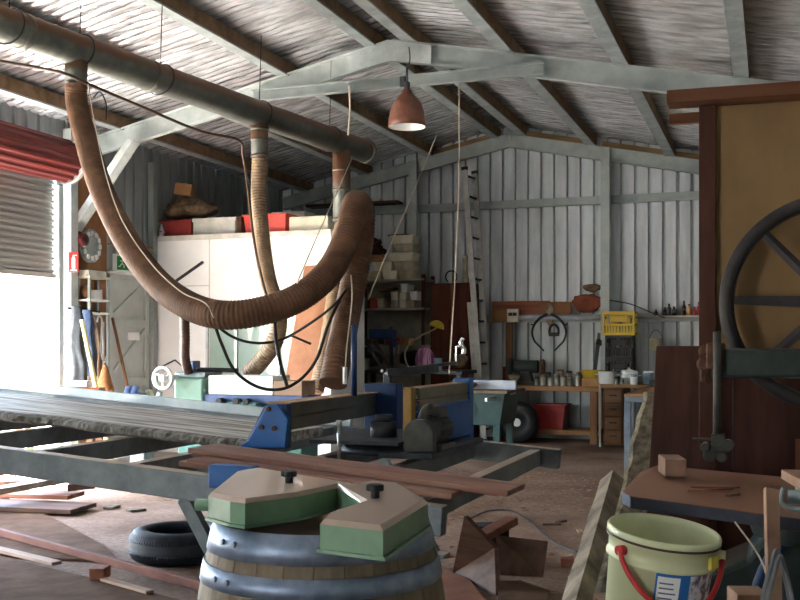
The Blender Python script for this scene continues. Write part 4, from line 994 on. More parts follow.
patch(arcq(648), arcq(671), BHT - .27, BHT - .096, .002, 'signwhite', 'white_panel', lb); patch(arcq(682), arcq(710), BHT - .27, BHT - .09, .002, 'label_photo', 'picture_panel', lb)
for k_ in range(9): patch(arcq(650), arcq(661 + 7 * random.random()), BHT - .116 - .014 * k_, BHT - .112 - .014 * k_, .0028, 'label_ink', 'print_line', lb)
mb = MB(); q = arcq(706); c = bt(.152, q, BHT - .058); mb.box(c, (.05, .012, .035), Matrix.Rotation(q + PI / 2, 3, 'Z')); mb.build('spout_lug', 'lug_yellow', bu, bevel=.003)
zst = min(bt(.126, 2 * PI * i / 40, 0).z for i in range(40)) - .002
mb = MB(); mb.lathe([(.001, 0), (.20, 0), (.195, .1), (.185, zst - .1), (.182, zst - .01), (.178, zst), (.001, zst)], (ob.x, ob.y, 0), 40); tag(mb.build('stump', 'bark'), 'sawn log stump holding up the pale yellow green bucket', 'stump')

# natural-edge plank leaning on the saw table
def natural_plank():
    a = W(612, 480, 3.72); b = W(577, 600, 3.05); d = (b - a).normalized(); f = a.z / -d.z; foot = a + d * f; n = 40
    side = d.cross(V((0, 0, 1))).normalized(); side = -side if side.dot(V((RX, RY, 0))) < 0 else side; nrm = side.cross(d); nrm = nrm if nrm.z > 0 else -nrm
    # turn the section so its bark edge faces the camera's left
    q = Matrix.Rotation(.75, 3, d); side, nrm = q @ side, q @ nrm
    vs = []; fs = []
    for i in range(n + 1):
        f_ = i / n; p = a + (foot - a) * f_; j = .010 * mnoise.noise(V((f_ * 14, 1, 1))) + .006 * mnoise.noise(V((f_ * 44, 5, 1))); w = .034 + .016 * f_; t = .027
        vs += [p - side * (w + j) - nrm * t, p + side * w - nrm * t, p + side * w + nrm * t, p - side * (w + j) + nrm * t, p - side * (w + .014 + j) + nrm * .4 * j]
    for i in range(n):
        for k_ in range(5): fs.append((i * 5 + k_, i * 5 + (k_ + 1) % 5, i * 5 + 5 + (k_ + 1) % 5, i * 5 + 5 + k_))
    fs += [(4, 3, 2, 1, 0), tuple(n * 5 + k_ for k_ in range(5))]
    mb = MB(); mb.add(vs, fs); return mb
zz = natural_plank(); lo = min(p.z for p in zz.v); [p.__setitem__(2, max(p.z, .001)) for p in zz.v]
tag(zz.build('natural_plank', 'plankwood'), 'thick rough edged plank leaning left of the bucket', 'plank')
# narrow stick and a loop of cable by the right edge
a = W(771, 489, 3.15); bq = W(774, 600, 2.95); d = (bq - a); foot = a + d * (a.z / -d.z)
mb = MB(); mb.bar(a, foot + V((0, 0, .01)), .042, .022, up=(FX, FY, 0)); tag(mb.build('narrow_batten', 'dustwood', bevel=.003), 'narrow dusty batten standing in front of the saw table near the right edge', 'batten')
c = W(772, 596, 2.80); pts = []
for i in range(40):
    q = 2 * PI * i / 40; pts.append(c + V((RX, RY, 0)) * (.036 * math.cos(q)) + V((0, 0, 1)) * (.13 * math.sin(q)) + V((FX, FY, 0)) * (.03 * math.sin(q * 2) - .03))
mb = MB(); mb.tube(pts, .0065, 8, closed=True); mb.tube([p + V((FX, FY, 0)) * -.014 + V((.004, 0, -.012)) for p in pts], .0065, 8, closed=True); 
tag(mb.build('cable_loop', 'cable_grey'), 'grey looped cable hanging at the narrow batten', 'cable')
cord([W(735, 522, 3.3), W(752, 545, 3.2), W(762, 562, 3.1), W(768, 580, 3.0)], .003, 'rope', 'thin pale wire slanting down under the saw table', 'wire', n=4)
# ================================================================== GABLE WALL: SHELVES, BENCHES, LADDER
YW = YB - .16
# -- dark cupboard behind the ladder
x0 = -4.835; x1 = -4.215; zc = atY(450, 283, 14.6).z
cb = thing('cupboard', V(((x0 + x1) / 2, 14.85, 0)), 'tall dark red brown cupboard behind the ladder', 'cupboard')
mb = MB(); mb.bx((x0, 14.6, 0), (x1, 15.1, zc)); mb.build('carcass', 'darkwood_z', cb, bevel=.008)
xm = (x0 + x1) / 2
for a, b in ((x0 + .02, xm - .004), (xm + .004, x1 - .02)):
    mb = MB(); mb.bx((a, 14.575, .08), (b, 14.598, zc - .03)); dr = mb.build('door', 'redwood_dk', cb, bevel=.004)
    mb = MB(); hx = b - .04 if b < xm + .01 else a + .03; mb.bx((hx, 14.55, 1.15), (hx + .012, 14.574, 1.3)); mb.build('handle', 'iron', dr)
# junk on the cupboard
mb = MB(); p = V((x0 + .5, 14.75, zc + .001)); mb.lathe([(.001, 0), (.05, 0), (.06, .05), (.035, .12), (.03, .3), (.05, .36), (.045, .42), (.001, .42)], p, 16); tag(mb.build('tall_jug', 'cream_d'), 'tall cream jug on the dark cupboard beside the ladder', 'jug')
mb = MB(); mb.tube([p + V((-.22 + .09 * math.cos(q), 0, .012 + .0 + .09 + .09 * math.sin(q))) for q in [PI * i / 14 * 1.6 - .9 for i in range(15)]], .011, 8); tag(mb.build('wire_hook', 'black'), 'black curved hook lying on the dark cupboard', 'hook')

# -- ladder
A1, A0 = W(464.5, 167, 15.25), W(486, 0, 14.55); B1, B0 = W(474.5, 171, 15.62), W(492, 0, 14.95)
def down(t, px, d):
    q = W(px, 345 + CH * FP / d, d); return q
A0 = down(A1, 484, 14.5); B0 = down(B1, 491, 14.9)
ld = thing('ladder', (A0 + B0) / 2, 'tall aluminium extension ladder leaning on the gable wall', 'ladder')
sd = (B0 - A0).normalized()
for a, b in ((A0, A1), (B0, B1)):
    b2 = a + (b - a) * 1.0
    mb = MB(); mb.bar(a, b2, .032, .085, up=sd.cross(b - a)); mb.build('stile', 'alu_dull', ld, bevel=.004)
    mb = MB(); u_ = (b - a).normalized(); mb.bar(a + u_ * .001, a + u_ * .06, .045, .1, up=sd.cross(b - a)); mb.bar(b2 - u_ * .05, b2, .04, .095, up=sd.cross(b - a)); mb.build('end_cap', 'black', ld)
nr = 13
for i in range(nr):
    f = (i + .6) / nr; mb = MB(); mb.cyl(A0 + (A1 - A0) * f, B0 + (B1 - B0) * f, .017, n=10); mb.build('rung', 'iron', ld)
u_ = (A1 - A0).normalized(); nrm = sd.cross(u_) * (-.075)
if nrm.y > 0: nrm = -nrm
for a, b in ((A0, A1),):
    mb = MB(); mb.bar(a + nrm + u_ * .3, a + nrm + (b - a) * .5, .03, .06, up=sd.cross(b - a)); mb.build('lower_stile', 'alu_dull', ld, bevel=.003)

# -- open shelf stacked with cream tubs, between the cabin and the gable post
SY0, SY1 = 14.35, 14.85
sx0 = atY(352, 300, 14.35).x; sx1 = -4.85
sh = thing('storage_shelf', V(((sx0 + sx1) / 2, 14.6, 0)), 'open timber shelf crammed with pale tubs in the back corner', 'shelf unit')
shz = [atY(390, y, SY0).z for y in (345, 308, 279)]
for z in shz + [.75, .2]:
    mb = MB(); mb.bx((sx0, SY0, z - .03), (sx1, SY1, z)); mb.build('shelf', 'greyshelf', sh, bevel=.003)
for x in (sx0, sx1 - .05):
    for y in (SY0 + .001, SY1 - .05):
        mb = MB(); mb.bx((x, y + (.003 if y < 14.5 else 0), 0), (x + .05, y + .05, 2.45)); mb.build('post', 'darkwood_z', sh)
mb = MB(); mb.bx((sx0 - .0, SY1 + .002, 0.3), (sx1, SY1 + .012, 2.42)); mb.build('back_panel', 'greyshelf', sh)
def tub(lo, hi, m, label, lid=True, name='storage_tub', group='tubs on the corner shelf'):
    lo, hi = V(lo), V(hi); t = thing(name, V(((lo.x + hi.x) / 2, (lo.y + hi.y) / 2, lo.z)), label, 'tub', group)
    mb = MB(); tp = .12 * (hi.x - lo.x) / 2; 
    vs = [V((lo.x + tp, lo.y + tp, lo.z)), V((hi.x - tp, lo.y + tp, lo.z)), V((hi.x - tp, hi.y - tp, lo.z)), V((lo.x + tp, hi.y - tp, lo.z)), V((lo.x, lo.y, hi.z - .012)), V((hi.x, lo.y, hi.z - .012)), V((hi.x, hi.y, hi.z - .012)), V((lo.x, hi.y, hi.z - .012))]
    mb.add(vs, [(3, 2, 1, 0), (4, 5, 6, 7), (0, 1, 5, 4), (1, 2, 6, 5), (2, 3, 7, 6), (3, 0, 4, 7)]); mb.build('body', m, t, bevel=.008)
    mb = MB(); mb.bx((lo.x - .006, lo.y - .006, hi.z - .0125), (hi.x + .006, hi.y + .006, hi.z - .0005)); mb.build('lid', m, t, bevel=.003)
    return t
# top stack (seen at the right of the hose top)
def row(px0, px1, n, z, h, m, labs, y0=SY0 + .03, dep=.32):
    xa, xb = atY(px0, 260, y0).x, atY(px1, 260, y0).x; w_ = (xb - xa) / n
    for i in range(n):
        mm = m if isinstance(m, str) else m[i % len(m)]
        tub((xa + w_ * i + .012, y0, z + .001), (xa + w_ * (i + 1) - .012, y0 + dep, z + h - .002), mm, labs[i])
z0 = shz[2]
row(366, 414, 3, z0, .13, ['cream_d', 'cream', 'cream_d'], ['left cream tub in the bottom row on the top corner shelf', 'middle cream tub in the bottom row on the top corner shelf', 'right cream tub in the bottom row on the top corner shelf'])
row(372, 414, 2, z0 + .13, .14, ['cream', 'cream_d'], ['wide cream tub, left in the second row on the top shelf', 'wide cream tub, right in the second row on the top shelf'])
row(386, 414, 1, z0 + .27, .13, 'cream', ['cream tub third from the bottom of the tall stack on the top shelf'])
row(392, 414, 1, z0 + .40, .13, 'cream_d', ['cream tub second from the top of the tall stack on the top shelf'])
row(389, 414, 1, z0 + .53, .13, 'cream', ['topmost cream tub of the tall stack on the top shelf'])
mb = MB(); xa = atY(386, 232, SY0).x; mb.bar((xa - .03, SY0 + .2, z0 + .675), (xa + .30, SY0 + .15, z0 + .675), .06, .02); tag(mb.build('offcut', 'darkwood'), 'dark strip of timber on the topmost cream tub', 'offcut')
mb = MB(); xa = atY(372, 252, SY0 + .1).x; mb.bar((xa - .09, SY0 + .12, z0 + .322), (xa + .20, SY0 + .1, z0 + .322), .09, .1, up=(0, .1, 1)); tag(mb.build('timber_wedge', 'pine_x', bevel=.01), 'mustard coloured timber piece lying left of the tall tub stack', 'offcut')
mb = MB(); p = V((xa - .0, SY0 + .2, z0 + .46)); mb.blob(p, (.17, .13, .085), 21, .5); mb.blob(p + V((.0, 0, .10)), (.10, .1, .07), 22, .5); tag(mb.build('rag_heap', 'cloth_dark'), 'dark rags heaped on the mustard timber piece', 'rags')
# middle shelf
z1 = shz[1]
row(357, 368, 1, z1, .17, 'jar', ['grey tub at the left end of the middle shelf in the back corner'])
row(369, 384, 2, z1, .15, ['red_dark', 'cream_d'], ['dull red tub near the left of the middle shelf', 'dirty cream tub beside the dull red one on the middle shelf'])
row(390, 415, 3, z1, .12, ['cream_d', 'cream', 'cream_d'], ['small tub, left of three in the lower row on the middle shelf', 'small tub, middle of three in the lower row on the middle shelf', 'small tub, right of three in the lower row on the middle shelf'])
row(390, 407, 2, z1 + .12, .12, ['cream', 'cream'], ['cream tub stacked upper left on the middle shelf', 'cream tub stacked upper middle on the middle shelf'])
row(409, 418, 1, z1 + .12, .13, ['enamel'], ['white tub stacked at the upper right of the middle shelf'])
row(400, 408, 1, z1 + .24, .12, ['enamel'], ['single white tub on top of the cream ones on the middle shelf'])
mb = MB(); xa = atY(384, 285, SY0 + .1).x; mb.bar((xa - .1, SY0 + .2, z1 + .265), (xa + .16, SY0 + .2, z1 + .30), .2, .03, up=(0, 0, 1)); tag(mb.build('flat_board', 'pine_x', bevel=.004), 'small brown board resting slantwise on the middle shelf tubs', 'board')
# bottom shelf: tins and tools
z2 = shz[0]
def can(x, y, z, r, h, m, label, lid=None, name='tin', cat='tin', group=None):
    t = thing(name, V((x, y, z)), label, cat, group)
    mb = MB(); mb.lathe([(.001, 0), (r, 0), (r, h * .04), (r * .975, h * .06), (r * .975, h * .93), (r, h * .95), (r, h)] + ([(r * .93, h), (r * .93, h * .8), (.001, h * .8)] if not lid else [(.001, h)]), (x, y, z), 20); mb.build('body', m, t)
    if lid: mb = MB(); mb.lathe([(.001, h + .001), (r * .9, h + .001), (r * .92, h + .02), (r * .7, h + .028), (.001, h + .028)], (x, y, z), 20); mb.build('lid', lid, t)
    return t
def sx(px): return atY(px, 340, SY0 + .12).x
can(sx(359), SY0 + .12, z2 + .001, .045, .17, 'enamel', 'slim white pot at the left end of the bottom shelf', None, 'pot', 'pot')
can(sx(386), SY0 + .1, z2 + .001, .030, .13, 'chrome', 'shiny tin standing beside the red box on the bottom shelf')
mb = MB(); mb.bx((sx(389), SY0 + .06, z2 + .001), (sx(401), SY0 + .3, z2 + .11)); tag(mb.build('red_box', 'red_dark', bevel=.006), 'red box next to the shiny tin on the bottom shelf', 'box')
mb = MB(); mb.bx((sx(402), SY0 + .06, z2 + .001), (sx(410), SY0 + .3, z2 + .10)); tag(mb.build('brown_box', 'card', bevel=.006), 'faded brown box right of the red box on the bottom shelf', 'box')
for i, (px, sc, m, lab) in enumerate(((366, .06, 'cloth_brown', 'brown rag lump near the left of the bottom shelf'), (372.6, .055, 'mustard', 'mustard coloured lump of cloth on the bottom shelf'), (379, .06, 'cloth_dark', 'dark cloth lump left of the shiny tin'))):
    mb = MB(); mb.blob((sx(px), SY0 + .2, z2 + sc * .85), (sc * .9, sc * .9, sc * .62), 31 + i, .3); tag(mb.build('rag', m), lab, 'rag')
# gooseneck lamp with yellow shade
gl = thing('desk_lamp', W(408, 376, 14.4), 'gooseneck lamp with a yellow shade in front of the dark cupboard', 'lamp')
base = W(409, 375, 14.4); base.z = shz[0] - .32
mb = MB(); gp_ = spline([base, W(406, 362, 14.4), W(405, 352, 14.4), W(411, 343, 14.4), W(422, 335, 14.4), W(433, 330, 14.4), W(437, 327, 14.4)], 8); mb.tube(gp_, .012, 8); mb.build('gooseneck', 'cream_d', gl)
mb = MB(); mb.lathe([(.02, .08), (.05, .07), (.09, .04), (.11, -.015), (.104, -.015), (.08, .035), (.02, .065)], W(437, 326, 14.4), 28, Matrix.Rotation(.35, 3, 'Y')); mb.build('shade', 'yellow', gl)
mb = MB(); mb.lathe([(.001, -.03), (.09, -.03), (.09, -.01), (.03, .0), (.001, .0)], base, 20); mb.build('base', 'iron', gl)
# dark metalwork bench under the shelf carrying the lamp and small machines
bx0, bx1 = atY(352, 380, 13.3).x, atY(462, 380, 13.3).x
wb = thing('metal_bench', V(((bx0 + bx1) / 2, 13.65, 0)), 'dark steel bench in front of the corner shelf, crowded with machine parts', 'bench')
tz_ = base.z - .032
mb = MB(); mb.bx((bx0, 13.3, tz_ - .05), (bx1, 14.05, tz_)); mb.build('top', 'iron', wb, bevel=.005)
for x in (bx0 + .03, bx1 - .09):
    for y in (13.33, 13.94):
        mb = MB(); mb.bx((x, y, 0), (x + .06, y + .06, tz_ - .05)); mb.build('leg', 'iron', wb)
def bt_(px): return atY(px, 375, 13.5).x
dp = thing('drill_press', V((bt_(385), 13.7, tz_)), 'small dark blue drill press with a bright lever on the dark steel bench', 'drill press')
mb = MB(); mb.cyl((bt_(384), 13.8, tz_), (bt_(384), 13.8, tz_ + .62), .03, n=14); mb.bx((bt_(384) - .1, 13.62, tz_), (bt_(384) + .1, 13.9, tz_ + .03)); mb.build('column', 'iron', dp)
mb = MB(); mb.bx((bt_(384) - .28, 13.62, tz_ + .44), (bt_(384) + .1, 13.78, tz_ + .58)); mb.cyl((bt_(390), 13.62, tz_ + .32), (bt_(390), 13.62, tz_ + .44), .045, n=14); mb.build('head', 'blue_dk', dp, bevel=.02)
mb = MB(); mb.tube(spline([V((bt_(397), 13.55, tz_ + .40)), V((bt_(399), 13.5, tz_ + .33)), V((bt_(398.5), 13.5, tz_ + .22))], 6), .012, 8); mb.build('lever', 'chrome', dp)
mb = MB(); mb.cyl((bt_(391), 13.62, tz_ + .20), (bt_(391), 13.62, tz_ + .33), .012, n=10); mb.build('chuck', 'alu', dp)
can(bt_(387) - .36, 13.48, tz_ + .001, .10, .16, 'cream_d', 'wide grey cream pot on the dark steel bench', None, 'pot', 'pot')
for i, (px, px2, z, lab) in enumerate(((360, 378, .62, 'left of the two grey struts propped over the dark steel bench'), (378, 387, .40, 'right of the two grey struts propped over the dark steel bench'))):
    mb = MB(); a = V((bt_(px), 13.36, tz_ + z)); b = V((bt_(px2) + .12, 13.36, tz_ + .02)); mb.bar(a, b, .035, .03, up=(0, 1, 0)); tag(mb.build('strut', 'motor_grey'), lab, 'strut')
mb = MB(); px_ = bt_(425); mb.blob((px_, 13.5, tz_ + .16), (.14, .1, .15), 41, .2); tag(mb.build('striped_cloth', 'cloth_purple'), 'purple and white striped cloth on the dark steel bench', 'cloth')
can(bt_(439), 13.45, tz_ + .001, .06, .17, 'paintblue', 'pale blue tub beside the striped cloth', None, 'pot', 'pot')
for i, (px, s, m, lab) in enumerate(((365, .13, 'iron', 'dark lump of machinery at the left of the dark steel bench'), (404, .15, 'blackcloth', 'black bag on the dark steel bench right of the drill press'), (452, .12, 'cloth_brown', 'brown bag at the right end of the dark steel bench'))):
    mb = MB(); mb.blob((bt_(px), 13.8, tz_ + s * 1.08), (s * 1.1, s * .9, s * .8), 51 + i, .3); tag(mb.build('machine_part' if i == 0 else 'bag', m), lab, 'machine part' if i == 0 else 'bag')

# -- table saw in front of the bench
tsx0, tsx1 = atY(445, 390, 11.9).x, atY(505, 390, 11.9).x
ts = thing('table_saw', V(((tsx0 + tsx1) / 2, 12.3, 0)), 'dark green table saw with a pale fence and white handwheel', 'table saw')
tz2 = atY(470, 390, 11.9).z
mb = MB(); mb.bx((tsx0 - .1, 11.8, tz2 - .035), (tsx1 + .05, 12.75, tz2)); mb.build('table', 'saw_top', ts, bevel=.004)
cz = atY(470, 425, 11.9).z
mb = MB(); mb.prism([V((tsx0, 11.9, tz2 - .036)), V((tsx1, 11.9, tz2 - .036)), V((tsx1 - .06, 11.9, cz)), V((tsx0 + .06, 11.9, cz))], (0, .75, 0)); mb.build('cabinet', 'green_dk', ts, bevel=.01)
for x in (tsx0 + .07, tsx1 - .15):
    for y in (11.91, 12.56):
        mb = MB(); mb.bx((x, y, 0), (x + .08, y + .08, cz)); mb.build('leg', 'green_dk', ts)
mb = MB(); p = atY(464, 409, 11.86); mb.lathe([(.105, -.012), (.12, 0), (.105, .012), (.092, 0)], p, 28, my, closed=True); 
for k_ in range(3):
    q = 2 * PI * k_ / 3; mb.cyl(p, p + V((.1 * math.cos(q), 0, .1 * math.sin(q))), .01, n=8)
mb.cyl(p - V((0, .03, 0)), p + V((0, .04, 0)), .02, n=10); mb.build('handwheel', 'signwhite', ts)
mb = MB(); a = atY(463, 380.5, 12.2); b = atY(516, 385, 12.2); mb.bar(V((a.x, 12.2, tz2 + .055)), V((b.x, 12.2, tz2 + .055)), .05, .11); mb.build('fence', 'fence_pale', ts, bevel=.004)
mb = MB(); mb.bar(atY(486, 400, 11.75), atY(515, 392, 12.3), .04, .04); mb.build('guide_rail', 'alu', ts, bevel=.003)
mb = MB(); p = V((atY(458, 380, 12.0).x, 12.0, tz2 + .001)); mb.blob(p + V((.05, 0, .06)), (.18, .1, .058), 61, .25); tag(mb.build('sawdust_bag', 'cloth_brown'), 'brown cloth bundle on the left of the green table saw', 'bag')

# -- timber bench along the gable wall
wx0_, wx1_ = atY(499, 384, 14.45).x, atY(601, 384, 14.45).x
BZ = atY(540, 386, 14.45).z
tb = thing('timber_bench', V(((wx0_ + wx1_) / 2, 14.8, 0)), 'long timber workbench with a low shelf against the gable wall', 'workbench')
mb = MB(); mb.bx((wx0_, 14.45, BZ - .07), (wx1_, 15.12, BZ)); mb.build('top', 'pine_x', tb, bevel=.005)
mb = MB(); lz = atY(560, 430, 14.5).z; mb.bx((wx0_ + .02, 14.5, lz - .07), (wx1_ - .02, 15.08, lz)); mb.build('low_shelf', 'pine_x', tb, bevel=.005)
for x in (wx0_ + .02, wx1_ - .16):
    for y in (14.47, 15.0):
        mb = MB(); mb.bx((x, y - .002, 0), (x + .1, y + .09, BZ - .07)); mb.build('leg', 'pine_z', tb, bevel=.004)
def tbx(px, Y=14.6): return atY(px, 380, Y).x
open_box((tbx(534), 14.55, lz + .002), (tbx(566), 14.95, lz + .36), 'red_dark', 'storage_tub', 'dull red tub on the low shelf of the timber workbench', 'tub', taper=.05)
mb = MB(); c = V((tbx(519, 14.3), 14.25, .30)); mb.lathe([(.06, -.10), (.26, -.10), (.29, -.06), (.29, .06), (.26, .10), (.06, .10)], c, 36, my, closed=True); o = mb.build('spare_wheel', 'black'); o['label'] = 'x'
c2 = c; tag(o, 'black wheel with a white hub standing before the low shelf of the timber workbench', 'wheel')
mb = MB(); mb.cyl(c + V((0, -.09, 0)), c + V((0, .09, 0)), .058, n=20); mb.build('hub', 'signwhite', o)
# jars and tins along the bench
jl = ['leftmost of the row of jars on the timber workbench', 'second jar from the left in the row on the timber workbench', 'shiny third jar in the row on the timber workbench', 'fourth jar in the row on the timber workbench, taller than its neighbours', 'fifth jar in the row on the timber workbench', 'sixth jar in the row on the timber workbench, with a dark lid', 'last jar at the right of the row on the timber workbench']
js = [(537, .04, .10, 'jar', 'iron'), (543, .045, .12, 'tin', 'dustwood'), (551, .05, .12, 'tin', None), (557, .045, .15, 'jar', 'tin'), (563.5, .048, .12, 'tin', 'jar'), (570, .042, .11, 'jar', 'dustwood'), (578, .04, .14, 'tin', 'green_plain')]
for (px, r, h, m, l), lab in zip(js, jl): can(tbx(px), 14.58, BZ + .001, r, h, m, lab, l, 'jar', 'jar', 'jars on the timber workbench')
for i, (px, r, h, m, l) in enumerate(((548, .05, .16, 'jar', 'iron'), (560, .055, .2, 'cream_d', 'dustwood'), (569, .05, .18, 'tin', 'iron'), (580, .05, .17, 'jar', 'dustwood'))):
    can(tbx(px, 14.85), 14.85, BZ + .001, r, h, m, ['tall tin in the rear row behind the shiny third jar', 'tall cream tin in the middle of the rear row on the timber workbench', 'tall lidded tin in the rear row near its right end', 'last tin at the right of the rear row on the timber workbench'][i], l, 'tin', 'tin', 'tins at the back of the timber workbench')
mb = MB(); mb.bx((tbx(583), 14.5, BZ + .001), (tbx(600), 14.85, BZ + .12)); tag(mb.build('brown_box', 'card', bevel=.006), 'brown box under the yellow dish at the right end of the timber workbench', 'box')
mb = MB(); mb.lathe([(.001, .0), (.13, .0), (.16, .10), (.17, .11), (.15, .11), (.125, .015), (.001, .012)], ((tbx(583) + tbx(600)) / 2, 14.66, BZ + .121), 28); tag(mb.build('yellow_dish', 'yellow'), 'yellow dish on the brown box at the end of the timber workbench', 'dish')
# small bench grinder / green machine at the left of the bench
gm = thing('bench_machine', V((tbx(522), 14.78, BZ)), 'dusty green bench machine at the left of the timber workbench', 'machine')
mb = MB(); x = tbx(522); mb.bx((x - .22, 14.66, BZ + .001), (x + .22, 14.92, BZ + .05)); mb.prism([(x - .10, 14.7, BZ + .05), (x + .12, 14.7, BZ + .05), (x + .08, 14.7, BZ + .2), (x - .06, 14.7, BZ + .2)], (0, .2, 0)); mb.build('base', 'motor_grey', gm, bevel=.01)
mb = MB(); mb.cyl((x - .16, 14.8, BZ + .27), (x + .2, 14.8, BZ + .27), .095, n=20); mb.build('motor', 'green_blk', gm, bevel=.01)
mb = MB(); mb.cyl((x - .26, 14.8, BZ + .27), (x - .20, 14.8, BZ + .27), .12, n=24); mb.build('wheel', 'motor_grey', gm)
mb = MB(); mb.cyl((x + .23, 14.8, BZ + .27), (x + .28, 14.8, BZ + .27), .11, n=24); mb.build('wheel', 'cloth_brown', gm)
mb = MB(); mb.lathe([(.001, 0), (.03, 0), (.035, .05), (.08, .12), (.09, .15), (.001, .16)], (tbx(514, 14.52), 14.54, BZ + .001), 18); tag(mb.build('funnel_tin', 'cream_d'), 'cream funnel shaped pot in front of the green bench machine', 'pot')
mb = MB(); mb.bx((tbx(499, 14.9) + .01, 15.08, BZ + .001), (tbx(507, 14.9), 15.13, BZ + .26)); tag(mb.build('brown_box', 'redwood_dk', bevel=.006), 'dark red brown box behind the cream pot, beside the upright post', 'box')
# brown post and switch box between bench and girt
gz0_ = atY(500, 322, 15.0).z - .01
mb = MB(); xa, xb = atY(506, 340, 15.05).x, atY(512.5, 340, 15.05).x; mb.bx((xa, 15.02, BZ + .001), (xb, 15.07, gz0_)); tag(mb.build('wood_post', 'pine_z', bevel=.004), 'brown upright stick rising from the workbench to the wooden blocks', 'post')
xa, xb = atY(490, 315, 15.0).x, atY(506, 315, 15.0).x; gz0, gz1 = atY(500, 322, 15.0).z, atY(500, 309, 15.0).z
mb = MB(); mb.bx((xa, 15.08, gz0), (xb, 15.19, gz1)); tag(mb.build('wood_block', 'brown_ply', bevel=.005), 'orange brown wooden block on the wall beside the switch box', 'block')
xa, xb = atY(506, 315, 15.0).x + .01, atY(518, 315, 15.0).x
sb = thing('switch_box', V(((xa + xb) / 2, 15.05, gz0)), 'pale switch box with two dark sockets on the gable wall', 'switch box')
mb = MB(); mb.bx((xa, 15.02, gz0), (xb, 15.09, gz1)); mb.build('plate', 'cream', sb, bevel=.006)
for dx in (.3, .68):
    mb = MB(); x = xa + (xb - xa) * dx; mb.bx((x - .03, 15.005, gz0 + .09), (x + .03, 15.019, gz0 + .14)); mb.build('socket', 'iron', sb, bevel=.003)
# long red board and junk on the lower girt
GT = 1.80 + .061; GY = YB - .095
mb = MB(); xa, xb = atY(491, 305, 15.15).x, atY(549, 305, 15.15).x; zz_ = atY(520, 301, 15.15).z
mb.bx((xa, 15.20, GT + .002), (xb, 15.24, zz_)); tag(mb.build('red_board', 'redwood_x', bevel=.004), 'long red brown board standing on edge on the lower girt', 'board')
mb = MB(); xa2, xb2 = atY(540, 305, 15.15).x, atY(571, 305, 15.15).x; mb.bx((xa2, 15.15, GT + .002), (xb2, 15.19, zz_ - .02)); tag(mb.build('brown_board', 'brown_ply', bevel=.004), 'shorter orange brown board on the lower girt above the black hoop', 'board')
mb = MB(); xc = atY(588, 305, 15.1).x; mb.blob((xc - .02, 15.13, GT + .165), (.22, .06, .14), 71, .3); tag(mb.build('orange_cloth', 'orange_cloth'), 'orange red cloth draped on the lower girt beside the gable post', 'cloth')
mb = MB(); mb.blob((xc + .06, 15.13, GT + .385), (.13, .06, .055), 72, .4); tag(mb.build('dark_rag', 'cloth_brown'), 'dark rag on top of the orange red cloth', 'rag')
mb = MB(); xc2 = atY(549, 305, 15.05).x; mb.blob((xc2, 15.12, GT - .01), (.06, .028, .17), 74, .25); tag(mb.build('hanging_bundle', 'cloth_pale'), 'pale tied bundle hanging above the black hoop', 'bundle')
mb = MB(); mb.cyl(atY(518, 317.5, 15.0), atY(600, 317.5, 15.0), .033, n=16); tag(mb.build('steel_tube', 'fence_pale'), 'bright steel tube running along the wall under the red boards', 'tube')
# black hoop (hames) hanging with a padlock shaped ring
hm = thing('hanging_harness', atY(549, 335, 15.0), 'pair of curved black harness bars hanging as an open hoop', 'harness')
for sgn in (-1, 1):
    pts = [atY(549 + sgn * dx, y, 14.94) for dx, y in ((2, 314), (9, 318), (15, 325), (17, 333), (14.5, 341), (9, 347), (5, 351))]
    mb = MB(); mb.tube(spline(pts, 8), lambda i: .021 - .00022 * i, 10); mb.build('bar', 'black', hm)
    p = pts[2]; mb = MB(); mb.cyl(p, p + V((sgn * .05, 0, .01)), .011, n=8); mb.build('hook', 'iron', hm)
pl = thing('hanging_ring', atY(554, 336, 15.05), 'black stirrup shaped ring hanging inside the open hoop', 'ring')
mb = MB(); mb.tube(spline([atY(x, y, 14.985) for x, y in ((549.5, 334), (550, 328), (554, 324.5), (558, 328), (558.5, 334))], 8), .018, 10); mb.build('bow', 'black', pl)
a, b = atY(549, 335.5, 14.985), atY(559, 332.5, 14.985); mb = MB(); mb.bx((a.x, 14.96, a.z - .01), (b.x, 15.01, b.z)); mb.build('bar', 'black', pl, bevel=.006)
mb = MB(); mb.bar(V((atY(593, 368, 14.95).x, 14.95, BZ + .005)), atY(599.5, 333, 15.08), .05, .035, up=(0, 1, 0)); mb.bar(atY(599.5, 340, 15.06), atY(598.5, 345, 15.0), .08, .04); tag(mb.build('iron_bar', 'iron'), 'dark iron bar leaning on the wall beside the gable post', 'bar')
# shelf right of the post with bottles
xa, xb = atY(609, 318, 15.0).x, atY(740, 316, 15.0).x
mb = MB(); mb.bx((xa, 14.97, 1.798), (xb, 15.205, 1.822)); tag(mb.build('wall_shelf', 'greyshelf', bevel=.003), 'thin grey shelf on the gable wall carrying small bottles', 'shelf')
bl = [(665, .03, .12, 'bottle_dk'), (669, .035, .17, 'iron'), (674, .03, .13, 'bottle_dk'), (684, .028, .21, 'bottle_dk'), (689, .036, .16, 'card'), (694.5, .03, .12, 'red_dark'), (699, .03, .19, 'red_dark'), (656, .025, .09, 'bottle_dk')]
bn = ['small dark bottle third from the left on the thin wall shelf', 'dark bottle fourth on the thin wall shelf, taller than its neighbours', 'short dark bottle left of the gap on the thin wall shelf', 'tallest slim dark bottle on the thin wall shelf', 'brown tin right of the tallest bottle on the thin wall shelf', 'short red bottle on the thin wall shelf', 'tall red bottle at the right end of the thin wall shelf', 'tiny dark bottle at the left of the thin wall shelf']
